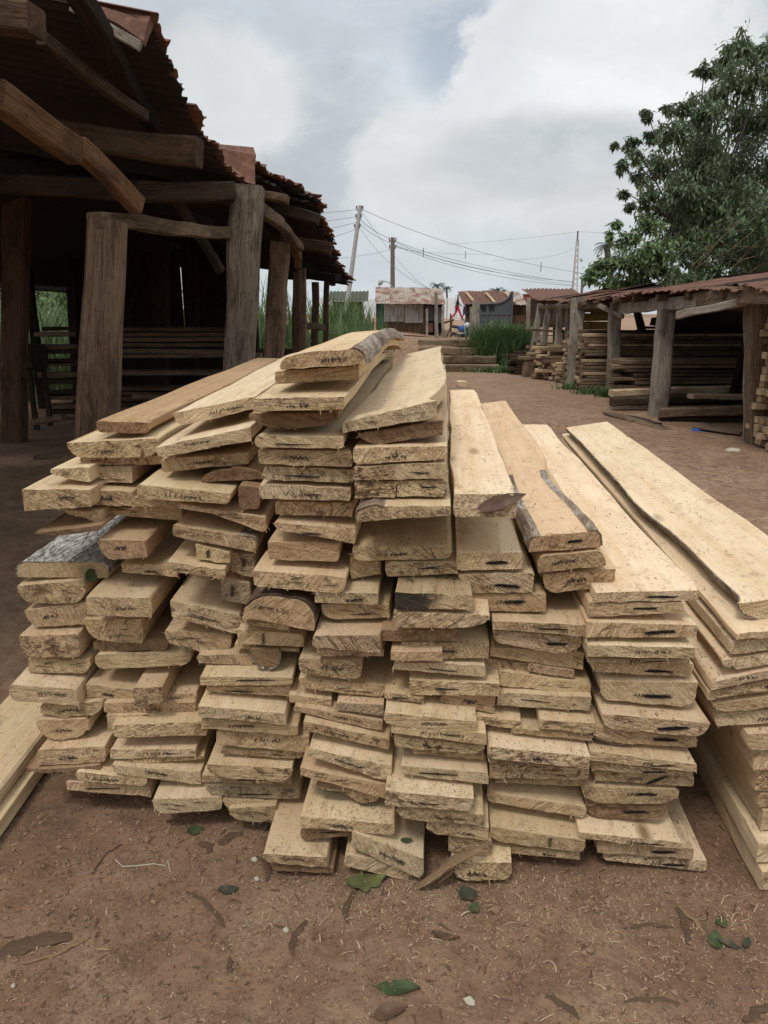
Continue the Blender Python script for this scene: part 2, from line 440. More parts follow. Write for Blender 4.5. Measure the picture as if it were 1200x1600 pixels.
# ------------------------------------------------------------------ the pile of planks
# name, left x, right x, front y, heights of the four corners (tl tr bl br), yaw, corner cuts, pen mark, style, look
PLANKS = [
('A1',-0.807,-0.658,2.066,1.212,1.206,1.176,1.174,-1.2,'bl.1,.3 br.1,.4','','red','reddish brown board with rough edges'),
('A2',-0.887,-0.634,2.043,1.152,1.167,1.107,1.109,-1.2,'bl.18,.9 br.2,.6','h','','wide pale board with a bark-edged lower corner'),
('A3',-0.871,-0.638,2.088,1.104,1.108,1.078,1.080,-1.2,'','','brown','thin brown board tucked beneath a wide one'),
('A4',-0.925,-0.816,2.005,1.087,1.091,1.062,1.046,-1.2,'bl.2,.5','','pale','narrow pale board with a ragged splintered end'),
('A5',-0.863,-0.724,2.077,1.076,1.078,1.031,1.029,-1.2,'bl.15,.6','s','pale','narrow pale board with scratched end'),
('A6',-0.988,-0.805,1.962,1.038,1.039,0.976,0.987,-1.2,'','h','','thick pale board jutting out furthest left'),
('A7',-0.835,-0.713,2.033,1.025,1.015,0.974,0.970,-1.2,'bl.05,.3','h','','squarish board with dense dark pen hatching'),
('A9',-0.824,-0.588,2.075,0.957,0.956,0.936,0.915,-1.2,'','s','','long thin board drooping to the right'),
('A10',-0.900,-0.794,1.999,0.975,0.964,0.949,0.927,-1.2,'bl.5,.9','','brown','shaded board with a round underside'),
('A11',-0.960,-0.780,1.956,0.917,0.939,0.906,0.917,-1.2,'bl.4,.9 br.25,.9','s','brown','wedge shaped offcut with pointed left corner'),
('A12',-1.088,-0.824,2.073,0.788,0.788,0.745,0.737,-1.2,'tl.12,.5 tr.12,.5','','barktop','slab topped with silvery grey flaking bark'),
('A13',-1.081,-0.882,2.049,0.728,0.742,0.670,0.666,-1.2,'bl.2,.8 br.25,.9','s','','board rounded beneath with a scribbled end'),
('A14',-1.071,-0.883,2.055,0.647,0.671,0.591,0.599,-1.2,'bl.2,.9','t','','board slanting in at its lower left corner'),
('A15',-1.079,-0.906,2.016,0.582,0.586,0.509,0.507,-1.2,'bl.22,.7 br.05,.3','s','','chunky dirty board with chamfered left corner'),
('A16',-1.073,-0.888,2.034,0.499,0.494,0.452,0.448,-1.2,'br.15,.7','s','','thin board with diagonal saw lines'),
('A17',-1.104,-0.908,1.968,0.453,0.432,0.390,0.373,-1.2,'bl.15,.5 tl.06,.4','h','pale','broad pale board jutting out with rounded left end'),
('A18',-1.033,-0.847,1.995,0.364,0.377,0.321,0.328,-1.2,'bl.35,.9 br.25,.9','h','brown','shaded boat shaped board'),
('A19',-1.052,-0.893,1.995,0.319,0.319,0.242,0.247,-1.2,'bl.4,.85 br.4,.95 tl.1,.3','h','','round bottomed log slab with dark end'),
('A20',-1.045,-0.838,1.956,0.237,0.248,0.182,0.193,-1.2,'','h','','square board with a vertical crack in its end'),
('A21',-1.070,-0.856,1.944,0.177,0.190,0.164,0.148,-1.2,'bl.4,.9','h','brown','tapered board with a pointed left corner'),
('A22',-0.923,-0.712,1.932,0.179,0.157,0.148,0.126,-1.2,'br.1,.5','t','','low board tilting down to the right'),
('A23',-0.965,-0.712,1.955,0.130,0.110,0.097,0.072,-1.2,'','d','','lowest thin board with one dark pen line'),
('B1',-0.582,-0.360,2.048,1.237,1.280,1.200,1.244,-1.2,'bl.12,.6','h','pale','broad cream board sloping up to the right'),
('B2',-0.606,-0.351,1.935,1.162,1.213,1.131,1.174,-1.2,'bl.08,.8','h','pale','wide cream board with a row of pen ticks'),
('B3',-0.608,-0.371,1.988,1.118,1.135,1.080,1.102,-1.2,'','h','','wide board with splintered right edge'),
('B3b',-0.499,-0.329,1.970,1.091,1.098,1.055,1.064,-0.5,'tl.48,.95 tr.5,.95','s','brown','dark low domed slab with a curved top'),
('B4',-0.647,-0.402,1.883,1.070,1.047,1.032,1.015,-1.2,'tl.03,.3','h','','pale board with a broken dirty right half'),
('B4b',-0.389,-0.332,1.920,1.061,1.054,0.989,0.993,0.4,'br.2,.3 tl.1,.2','','brown','small square brown stick end'),
('B4c',-0.699,-0.568,1.990,1.011,0.996,0.980,0.976,-1.2,'','','','short board half hidden behind a wider one'),
('B5',-0.547,-0.319,1.915,1.012,0.973,0.990,0.928,-0.9,'bl.3,.4','s','','board leaning steeply down to the right'),
('B6',-0.571,-0.349,1.906,0.952,0.918,0.920,0.873,-1.2,'tr.1,.4','s','bark','board with a bark knot at its right end'),
('B7',-0.797,-0.666,1.970,0.893,0.889,0.833,0.838,-1.2,'bl.3,.9','h','red','thick tan block with dark bark along its right'),
('B8',-0.761,-0.602,2.030,0.801,0.799,0.773,0.757,-1.2,'tr.3,.8','d','','thin wedge board pointing to the right'),
('B9',-0.582,-0.427,1.877,0.860,0.837,0.824,0.808,-1.2,'bl.35,.9','s','','board with curved lower left corner'),
('B9b',-0.510,-0.421,1.909,0.899,0.877,0.853,0.841,-1.2,'','v','','small block with one vertical pen stroke'),
('B9c',-0.436,-0.360,1.949,0.864,0.856,0.813,0.787,-0.0,'br.2,.3','v','pale','small pale block with a thick pen stroke'),
('B10',-0.459,-0.375,1.944,0.787,0.772,0.724,0.707,-0.3,'','v','grey','little square dusty block tilted clockwise'),
('B11',-0.836,-0.656,1.941,0.735,0.729,0.675,0.669,-1.2,'','h','','thick board with vertical saw ridges on its end'),
('B12',-0.882,-0.714,2.016,0.635,0.633,0.563,0.553,-1.2,'bl.3,.9 br.05,.4','s','','thick board with a rough rounded underside'),
('B13',-0.874,-0.647,2.040,0.554,0.560,0.491,0.491,-1.2,'bl.45,.9 br.4,.9','d','brown','brown bowl shaped slab'),
('B14',-0.866,-0.578,2.022,0.519,0.519,0.469,0.477,-1.2,'bl.1,.6 br.15,.6','','','wide board with a rounded left corner'),
('B15',-0.897,-0.759,2.016,0.425,0.404,0.378,0.365,-1.2,'','h','','short pale board with layered end'),
('B15b',-0.731,-0.648,1.951,0.447,0.447,0.393,0.393,-1.2,'','','dirt','dark rotten piece between two pale boards'),
('B16',-0.666,-0.571,2.026,0.386,0.386,0.353,0.349,-1.2,'bl.25,.7','s','','short dusty board end beside a dark gap'),
('B17',-0.842,-0.571,1.998,0.375,0.369,0.337,0.330,-1.2,'','h','','thin wide board with two small dark dots'),
('B18',-0.833,-0.578,1.984,0.339,0.336,0.289,0.276,-1.2,'br.35,.95','','crack','board split by long sweeping cracks'),
('B19',-0.803,-0.527,1.941,0.330,0.338,0.289,0.291,-1.2,'','','','shaded wide board set back'),
('B20',-0.820,-0.562,1.946,0.246,0.248,0.211,0.218,-1.2,'','h','pale','pale board with deep speckled top ledge'),
('B21',-0.771,-0.543,1.956,0.206,0.213,0.189,0.197,-1.2,'br.2,.8','','brown','very thin shaded board'),
('B22',-0.811,-0.549,1.929,0.203,0.179,0.170,0.133,-1.2,'bl.08,.6','h','pale','pale board tilting down rightwards'),
('B23',-0.683,-0.479,1.889,0.115,0.124,0.062,0.078,-1.2,'bl.22,.6 br.03,.3','s','pale','lowest pale board with chiselled left corner'),
('T1',-0.248,-0.044,1.803,1.414,1.421,1.369,1.384,3.2,'tl.38,.92 tr.13,.95','H','barktop2','topmost domed slab with bark down its right side'),
('T2',-0.269,-0.060,1.849,1.365,1.378,1.331,1.345,3.1,'','','red','bowed board directly under the topmost domed slab'),
('T3',-0.307,-0.093,1.747,1.309,1.314,1.277,1.281,2.7,'','t','','third board down with fine diagonal saw lines'),
('T4',-0.331,-0.110,1.810,1.266,1.268,1.225,1.229,2.5,'bl.45,.95 br.42,.95','','brown','brown bowl shaped slab under a square board'),
('C4',-0.315,-0.098,1.777,1.215,1.216,1.185,1.185,2.7,'bl.04,.5','d','','board with a dark stain at its right corner'),
('C5',-0.310,-0.079,1.802,1.177,1.176,1.139,1.134,2.8,'','h','','board with a jagged crack beside pen hatching'),
('C6',-0.304,-0.077,1.821,1.133,1.125,1.097,1.089,2.9,'','d','pale','plain pale board with one short pen dash'),
('C7',-0.314,-0.084,1.816,1.087,1.078,1.047,1.044,2.8,'','h','pale','pale board with a brown knot underneath'),
('C8',-0.282,-0.083,1.853,1.033,1.031,0.995,0.993,3.0,'','','brown','shaded stained board set back'),
('C9',-0.281,-0.074,1.820,0.987,0.972,0.958,0.929,3.0,'bl.25,.6','d','','board with speckled sloping top'),
('C10',-0.302,-0.119,1.837,0.930,0.925,0.878,0.874,2.8,'br.05,.3','','red','thick short board without pen marks'),
('C11',-0.338,-0.098,1.797,0.864,0.848,0.818,0.802,2.7,'bl.06,.5 br.1,.7','s','','long jutting board with ragged edge'),
('C12',-0.374,-0.181,1.800,0.792,0.786,0.731,0.696,1.9,'tl.42,.95 tr.35,.7','t','barktop','domed slab with dark bark arching over its top'),
('L1',-0.597,-0.409,1.929,0.728,0.682,0.676,0.622,-1.2,'','h','pale','thick pale block tilted clockwise'),
('L2',-0.627,-0.437,1.951,0.627,0.612,0.574,0.546,-1.2,'bl.3,.7 br.35,.8','s','','bowl shaped slab with bark rim'),
('C13',-0.390,-0.256,1.847,0.705,0.690,0.694,0.674,1.2,'','','','sliver of board under a domed slab'),
('C13b',-0.402,-0.223,1.881,0.664,0.651,0.618,0.609,1.5,'','v','','thin board with pen scribble'),
('C13c',-0.421,-0.238,1.910,0.603,0.593,0.589,0.581,1.3,'','','brown','very thin shaded strip'),
('C13d',-0.368,-0.288,1.877,0.605,0.601,0.552,0.548,1.3,'bl.45,.9 br.4,.9','','bark','small round log end with bark'),
('C14',-0.528,-0.370,1.917,0.566,0.570,0.540,0.534,-0.8,'','','','short board left of a round log end'),
('C15',-0.509,-0.253,1.850,0.535,0.535,0.504,0.510,0.3,'','d','','wide board with dirty left corner'),
('C16',-0.499,-0.260,1.874,0.489,0.495,0.473,0.463,0.4,'','d','','thin board under a wide one'),
('C17',-0.509,-0.270,1.818,0.467,0.443,0.431,0.402,0.1,'tr.06,.4','h','pale','wide board with slanting right corner'),
('C18',-0.510,-0.242,1.842,0.413,0.389,0.377,0.357,0.4,'','t','','board with a notch and row of ticks'),
('C19',-0.478,-0.213,1.863,0.360,0.346,0.313,0.290,1.1,'','t','','wide board with neat row of small ticks'),
('C20',-0.470,-0.225,1.877,0.292,0.286,0.276,0.261,1.1,'br.2,.7','h','brown','thin board with a short dark pen block'),
('C21',-0.506,-0.261,1.845,0.265,0.251,0.217,0.207,0.4,'bl.22,.9 br.2,.7','','','board with both lower corners cut away'),
('C22',-0.532,-0.272,1.888,0.202,0.196,0.177,0.162,0.3,'','d','','thin board with long pen line'),
('C23',-0.527,-0.250,1.896,0.162,0.149,0.121,0.108,0.6,'bl.22,.8','d','grey','board with mouldy grey right half'),
('C24',-0.476,-0.351,1.892,0.117,0.109,0.071,0.064,0.2,'bl.35,.8 br.3,.8','d','','short bowl shaped piece near the ground'),
('C25',-0.457,-0.317,1.875,0.097,0.106,0.049,0.047,0.6,'bl.35,.8','','brown','lowest shaded piece with curved left side'),
('D0',-0.091,-0.010,1.871,0.879,0.868,0.812,0.828,4.1,'bl.1,.4','','','small tilted block'),
('D1',-0.180,-0.015,1.799,0.803,0.807,0.771,0.771,3.8,'','h','pale','clean cut board with small neat pen writing'),
('D2',-0.167,0.014,1.829,0.757,0.761,0.713,0.724,4.0,'bl.25,.9','s','','board with slanted lower left bark corner'),
('D3',-0.186,-0.010,1.765,0.698,0.707,0.660,0.653,3.8,'tl.04,.4','','crack','board with many diagonal split lines'),
('D4',-0.179,0.000,1.804,0.640,0.643,0.617,0.623,3.9,'','','brown','thin shaded board'),
('D5',-0.230,-0.062,1.819,0.606,0.603,0.553,0.546,3.4,'bl.15,.5 br.1,.4','h','','block with pen hatching and rounded lower corners'),
('D6',-0.232,0.007,1.841,0.538,0.518,0.499,0.485,3.7,'bl.25,.95 br.1,.6','s','','curved slab cradling a block'),
('D7',-0.263,-0.145,1.835,0.488,0.477,0.465,0.451,2.9,'','','dirt','short pale board with gritty end'),
('D8',-0.129,-0.002,1.804,0.484,0.479,0.459,0.445,4.1,'','','grey','short board with grey mouldy end'),
('D9',-0.245,-0.004,1.810,0.468,0.433,0.450,0.401,3.6,'','h','','long thin board dipping right under two short ones'),
('D10',-0.219,0.016,1.788,0.440,0.391,0.407,0.354,3.8,'','h','dirt','board dipping right with pen marks on its lower edge'),
('D11',-0.205,0.019,1.753,0.374,0.329,0.348,0.283,3.9,'br.08,.5','D','pale','wide pale board with slanted dark strokes'),
('D12',-0.229,0.007,1.756,0.311,0.273,0.285,0.227,3.7,'','s','red','reddish stained board dipping to the right'),
('D13',-0.183,-0.014,1.781,0.237,0.217,0.221,0.186,3.8,'bl.45,.9 br.3,.8','s','bark','shallow bark slab'),
('D14',-0.228,0.028,1.724,0.186,0.172,0.147,0.135,3.8,'','H','','wide jutting board covered in sawdust'),
('D15',-0.230,-0.088,1.743,0.131,0.122,0.091,0.112,3.3,'bl.1,.8','d','brown','wedge beneath a sawdust covered board'),
('D16',-0.328,-0.154,1.701,0.089,0.078,0.056,0.041,2.6,'bl.06,.5','h','','short pale board sticking out near the ground'),
('D17',-0.309,-0.138,1.715,0.037,0.029,0.016,0.012,2.8,'bl.2,.7','','brown','lowest dark piece touching the soil'),
('D19',-0.088,0.107,1.700,0.148,0.083,0.097,0.017,4.3,'br.06,.3','h','pale','thick board twisted clockwise near the ground'),
('D18',-0.109,0.071,1.717,0.073,0.044,0.027,-0.011,4.2,'bl.04,.3','','crack','striped split board under a twisted board'),
('T5',-0.099,0.135,1.775,1.251,1.303,1.221,1.259,4.3,'','s','pale','widest cream slab sloping up to the right'),
('T6',-0.063,0.143,1.790,1.221,1.253,1.191,1.216,4.4,'bl.25,.9','','brown','dark brown board under the widest slab'),
('E1',-0.075,0.151,1.751,1.190,1.199,1.149,1.165,4.4,'bl.05,.5','t','','board with a green leaf scrap on its end'),
('E2',-0.074,0.023,1.748,1.145,1.150,1.110,1.112,4.2,'','','dirt','square board end with a dark triangular stain'),
('E2b',0.025,0.151,1.744,1.152,1.158,1.113,1.116,4.6,'','d','pale','board with long pen line'),
('E3',-0.072,0.030,1.755,1.107,1.107,1.064,1.067,4.2,'','','dirt','board end with a brown slanting smear'),
('E3b',0.031,0.153,1.753,1.109,1.111,1.068,1.071,4.6,'','d','pale','clean board end with a short pen line'),
('E4',-0.065,0.158,1.697,1.061,1.066,1.020,1.040,4.4,'tl.2,.9','','bark','board with dark bark over its left corner'),
('E5',-0.081,0.174,1.825,0.920,0.929,0.878,0.890,4.4,'bl.06,.5 br.06,.5','h','','wide board with a crack and curved grain'),
('E6',0.003,0.190,1.821,0.880,0.881,0.836,0.850,4.6,'bl.04,.5','d','','shaded plain board'),
('E7',0.027,0.219,1.718,0.835,0.833,0.787,0.792,4.7,'','','stain','board blackened over its left half'),
('E8',0.024,0.264,1.724,0.781,0.779,0.736,0.739,4.7,'br.32,.95 bl.1,.6','','crack','wide board curved up at its right underside'),
('E9',-0.007,0.196,1.768,0.713,0.718,0.679,0.684,4.6,'','','brown','dark brown board with worn front'),
('E10',0.044,0.273,1.774,0.674,0.681,0.624,0.635,4.8,'','d','','board with a line of dark holes'),
('E11',0.016,0.151,1.742,0.662,0.669,0.637,0.639,4.5,'','','red','short lumpy reddish piece'),
('E12',0.025,0.265,1.766,0.623,0.621,0.601,0.584,4.7,'','d','pale','clean thin board with one pen dash'),
('E13',0.066,0.301,1.765,0.568,0.572,0.525,0.534,4.8,'','d','','board with short pen dashes'),
('E14',0.002,0.108,1.775,0.527,0.518,0.510,0.499,4.4,'','d','','thin splintered piece'),
('E15',0.151,0.295,1.782,0.516,0.522,0.485,0.470,4.8,'tl.1,.5 bl.12,.6','h','red','short tapered piece with rounded left end'),
('E16',0.000,0.240,1.719,0.501,0.486,0.465,0.449,4.6,'bl.08,.5','h','','wide board with worn edge and curved pen line'),
('E17',0.018,0.266,1.718,0.464,0.455,0.440,0.417,4.7,'','h','','thin wide board with pen hatching'),
('E18',0.027,0.265,1.734,0.424,0.403,0.388,0.378,4.7,'br.15,.6','D','dirt','board with dark slanting stroke'),
('E19',0.077,0.267,1.753,0.370,0.366,0.356,0.348,4.8,'','','brown','thin shaded strip'),
('E20',0.046,0.278,1.723,0.343,0.335,0.312,0.296,4.8,'bl.12,.5','d','pale','clean cream board with one thin pen line'),
('E21',0.003,0.233,1.676,0.301,0.287,0.254,0.246,4.6,'','D','pale','wide clean board with sawdust on its ledge'),
('E22',0.036,0.265,1.688,0.243,0.231,0.202,0.192,4.7,'bl.12,.9','D','','board with slanting pen dashes'),
('E23',0.113,0.279,1.697,0.189,0.183,0.149,0.138,4.8,'bl.2,.6','t','','board with small row of dots behind a stick'),
('E24',0.174,0.292,1.705,0.136,0.134,0.087,0.072,4.8,'','','','short shaded block behind a stick'),
('E25',0.182,0.344,1.680,0.073,0.079,0.018,0.026,4.7,'bl.25,.9 br.15,.7','t','','lowest round cornered board on the soil'),
('T7',0.168,0.320,1.740,1.080,1.082,1.022,1.021,4.7,'','d','pale','long flat board with a brown dead leaf'),
('F1',0.186,0.354,1.805,0.909,0.916,0.859,0.868,4.7,'bl.08,.3','b','','board with a dark groove along its top'),
('F2',0.193,0.386,1.811,0.850,0.858,0.793,0.802,4.7,'','b','crack','board with ribbed grain and black dash'),
('F3',0.230,0.423,1.815,0.793,0.799,0.743,0.748,4.7,'','b','red','reddish board split in two with black dash'),
('F4',0.279,0.523,1.758,0.738,0.740,0.715,0.705,4.7,'','b','','wide board with a dark purple dash'),
('F4b',0.286,0.513,1.780,0.705,0.695,0.666,0.644,4.7,'br.27,.8 bl.12,.7','b','pale','pale board with lower right corner cut off'),
('F5',0.284,0.529,1.809,0.645,0.639,0.615,0.585,4.7,'','','brown','shaded board with cracked end'),
('F6',0.267,0.400,1.829,0.601,0.588,0.569,0.558,4.7,'','','dirt','short brown dirty piece'),
('F6b',0.387,0.507,1.801,0.600,0.585,0.574,0.559,4.7,'','','','short clean piece dipping right'),
('F7',0.308,0.552,1.802,0.575,0.551,0.532,0.514,4.7,'','s','','plain board dipping right'),
('F8',0.303,0.549,1.779,0.525,0.525,0.483,0.483,4.7,'','d','pale','plain smooth board with curved scratch'),
('F9',0.247,0.367,1.758,0.470,0.457,0.446,0.430,4.7,'','s','','short gritty piece beside a dark hole'),
('F9b',0.409,0.554,1.733,0.474,0.468,0.446,0.434,4.6,'br.15,.7','s','dirt','short gritty board with rounded right corner'),
('F9c',0.341,0.550,1.751,0.435,0.426,0.418,0.408,4.7,'','','brown','thin shaded strip'),
('F10',0.271,0.534,1.701,0.413,0.396,0.375,0.358,4.7,'','h','pale','wide board with fine upright saw ridges'),
('F11',0.283,0.548,1.747,0.341,0.325,0.286,0.294,4.7,'bl.04,.3','s','dirt','board with crumbling rough left half'),
('F12',0.311,0.562,1.791,0.251,0.263,0.241,0.241,4.7,'','','brown','thin shaded strip'),
('F13',0.284,0.557,1.773,0.221,0.196,0.190,0.157,4.7,'br.04,.4','','','board with dark groove through its top'),
('F14',0.289,0.548,1.726,0.156,0.120,0.099,0.078,4.7,'bl.25,.7 br.05,.5','v','','thick board with bold upright saw ridges'),
('F15',0.350,0.541,1.741,0.074,0.064,0.049,0.043,4.7,'','h','','lowest thin board with long pen hatching'),
('G1',0.370,0.548,1.798,0.954,0.975,0.910,0.929,4.6,'tr.09,.9 tl.05,.6','b','bark2','long board with bark left on both edges'),
('G2',0.396,0.564,1.790,0.906,0.923,0.857,0.883,4.6,'tr.15,.8 tl.08,.5','t','red','tan board with rounded upper corners'),
('G3',0.411,0.593,1.802,0.851,0.872,0.799,0.822,4.6,'bl.22,.8 br.05,.4','t','red','tan board with rounded left underside'),
('G4',0.529,0.775,1.730,0.832,0.842,0.803,0.813,4.6,'','b','pale','broad clean cream board'),
('G5',0.514,0.746,1.733,0.801,0.808,0.760,0.779,4.6,'','b','','thin board with small black dash'),
('G6',0.509,0.779,1.720,0.755,0.755,0.710,0.720,4.5,'','b','','wide board with slanted black dashes'),
('G7',0.514,0.774,1.706,0.699,0.702,0.663,0.671,4.5,'','t','pale','board with row of fine black ticks'),
('G8',0.521,0.773,1.729,0.650,0.656,0.638,0.640,4.5,'','b','brown','thin shaded strip'),
('G9',0.546,0.801,1.758,0.624,0.629,0.598,0.589,4.6,'br.1,.8','b','','thin board with broken right corner'),
('G10',0.567,0.810,1.751,0.574,0.585,0.516,0.507,4.6,'bl.1,.5 br.14,.6','b','pale','thick pale board with a long thin black mark'),
('G11',0.564,0.837,1.709,0.503,0.490,0.456,0.447,4.6,'bl.16,.9 br.15,.9','b','','board cut away at both lower corners'),
('G12',0.550,0.823,1.737,0.455,0.424,0.401,0.396,4.6,'bl.3,.95','b','bark','slab with bark sweeping up its left side'),
('G13',0.538,0.813,1.703,0.395,0.376,0.366,0.351,4.6,'','b','','wide board with gritty ledge and black dash'),
('G14',0.553,0.814,1.722,0.353,0.338,0.326,0.322,4.5,'','b','','thin board with torn edge'),
('G15',0.571,0.829,1.746,0.308,0.316,0.278,0.274,4.6,'','B','','thin board with bold slanted black stroke'),
('G16',0.538,0.794,1.748,0.263,0.265,0.208,0.217,4.6,'bl.22,.9 br.15,.9','b','','bowl shaped board with two black dashes'),
('G17',0.556,0.773,1.762,0.198,0.202,0.151,0.153,4.6,'bl.2,.8 br.2,.8','b','brown','smaller bowl shaped board'),
('G18',0.526,0.804,1.711,0.148,0.129,0.123,0.105,4.6,'','b','pale','wide board with broad clean ledge'),
('G19',0.587,0.847,1.728,0.104,0.093,0.066,0.056,4.6,'','b','','second board from the soil with black dash'),
('G20',0.611,0.893,1.740,0.050,0.043,0.028,0.007,4.6,'bl.1,.4','b','pale','lowest board reaching furthest right'),
('H1',0.890,1.147,1.747,0.795,0.839,0.748,0.780,5.4,'bl.3,.9','b','barkwave','long top plank with a wavy bark edge'),
('H2',0.868,1.099,1.680,0.740,0.774,0.723,0.752,5.4,'','b','','rough slab directly under the wavy plank'),
('H3',0.870,1.115,1.700,0.708,0.752,0.673,0.717,5.4,'','b','pale','pale plank with torn upper edge'),
('H4',0.854,1.114,1.708,0.657,0.710,0.632,0.675,5.4,'bl.15,.6','b','pale','thin pale plank with chipped left corner'),
('H5',0.836,1.098,1.706,0.599,0.679,0.572,0.647,5.3,'','t','pale','wide pale plank with row of black ticks'),
('H6',0.834,1.111,1.717,0.563,0.632,0.536,0.596,5.3,'','b','','splintery plank set back'),
('H7',0.853,1.123,1.723,0.528,0.581,0.500,0.541,5.3,'bl.15,.8','b','','plank with dark chamfered left corner'),
('H8',0.871,1.138,1.734,0.487,0.528,0.449,0.483,5.3,'','b','pale','plank at mid height with black dash'),
('H9',0.946,1.149,1.707,0.447,0.465,0.398,0.413,5.4,'bl.1,.5','','','thick rounded block set back'),
('H10',0.978,1.185,1.721,0.386,0.402,0.329,0.344,5.4,'','','','block under a rounded one'),
('H11',0.997,1.214,1.725,0.320,0.336,0.261,0.277,5.4,'','','dirt','dirty block low in the stack'),
('H11b',1.014,1.235,1.730,0.254,0.270,0.206,0.222,5.4,'','','brown','shaded block low in the stack'),
('H12',1.028,1.252,1.727,0.200,0.216,0.137,0.156,5.4,'','','','third plank up from the soil'),
('H13',1.004,1.237,1.684,0.129,0.149,0.070,0.090,5.4,'','','pale','second plank up from the soil'),
('H14',1.010,1.243,1.663,0.062,0.086,-0.002,0.021,5.4,'','','pale','lowest plank lying on the soil'),
]
ORD = ['top', 'second', 'third', 'fourth', 'fifth', 'sixth', 'seventh', 'eighth', 'ninth', 'tenth', 'eleventh', 'twelfth', 'thirteenth',
       'fourteenth', 'fifteenth', 'sixteenth', 'seventeenth', 'eighteenth', 'nineteenth', 'twentieth', 'twenty-first', 'twenty-second',
       'twenty-third', 'twenty-fourth', 'twenty-fifth', 'twenty-sixth', 'twenty-seventh', 'twenty-eighth', 'twenty-ninth', 'thirtieth',
       'thirty-first', 'thirty-second', 'thirty-third', 'thirty-fourth', 'thirty-fifth', 'thirty-sixth']
COLUMN = {'A': 'far left column', 'B': 'second column', 'T': 'third column', 'C': 'third column', 'L': 'third column', 'D': 'low middle column',
          'E': 'fourth column', 'F': 'fifth column', 'G': 'rightmost column', 'H': 'separate right stack'}
LENGTH = {'T7': 2.55, 'T5': 3.1, 'G1': 2.9, 'G4': 2.85, 'H1': 3.0, 'A1': 3.1, 'B1': 3.1, 'T1': 3.1, 'T2': 3.25, 'B10': .5, 'A4': 2.6}
DROOP = {'T1': .05, 'T2': .075, 'T3': .05, 'B1': .0}
COLFIX = {'T5': 'E', 'T6': 'E', 'T7': 'F'}


def parse_corners(c):
    d = {'tl': (0, 0), 'tr': (0, 0), 'br': (0, 0), 'bl': (0, 0)}
    for tok in c.split():
        k, v = tok[:2], tok[2:].split(',')
        d[k] = (float(v[0]), float(v[1]))
    return d


def cross_section(w, tl, tr, bl, br, cor, bark):
    """closed outline in x,z, clockwise from the lower left; each point carries a bark flag"""
    t = max(.008, ((tl - bl) + (tr - br)) / 2)
    pts = []

    def corner(cx, cz, key, a0):
        fx, fz = cor[key]
        big = fx > 0
        rx, rz = (fx * w, fz * t) if big else (min(.0018, w * .05), min(.0018, t * .15))
        n = (6 if fx > .09 else 3) if big else 2
        sx = 1 if key[1] == 'l' else -1
        sz = -1 if key[0] == 't' else 1
        ox, oz = cx + sx * rx, cz + sz * rz
        fl = big and bark != '' and (bark != 'barktop2' or key == 'tr')
        for i in range(n):
            a = a0 - math.pi / 2 * i / (n - 1)
            pts.append((ox + rx * math.cos(a), oz + rz * math.sin(a), fl))

    def edge(n, fl=False):
        pts.append(('E', n, fl))

    corner(0, bl, 'bl', -math.pi / 2)
    edge(2)
    corner(0, tl, 'tl', math.pi)
    edge(8, bark == 'barktop')
    corner(w, tr, 'tr', math.pi / 2)
    edge(2)
    corner(w, br, 'br', 0)
    edge(8)
    out = []
    N = len(pts)
    for i, p in enumerate(pts):
        if p[0] == 'E':
            a, b = pts[i - 1], pts[(i + 1) % N]
            for k in range(1, p[1]):
                f = k / p[1]
                out.append((a[0] + (b[0] - a[0]) * f, a[1] + (b[1] - a[1]) * f, p[2]))
        else:
            out.append(p)
    return out, t


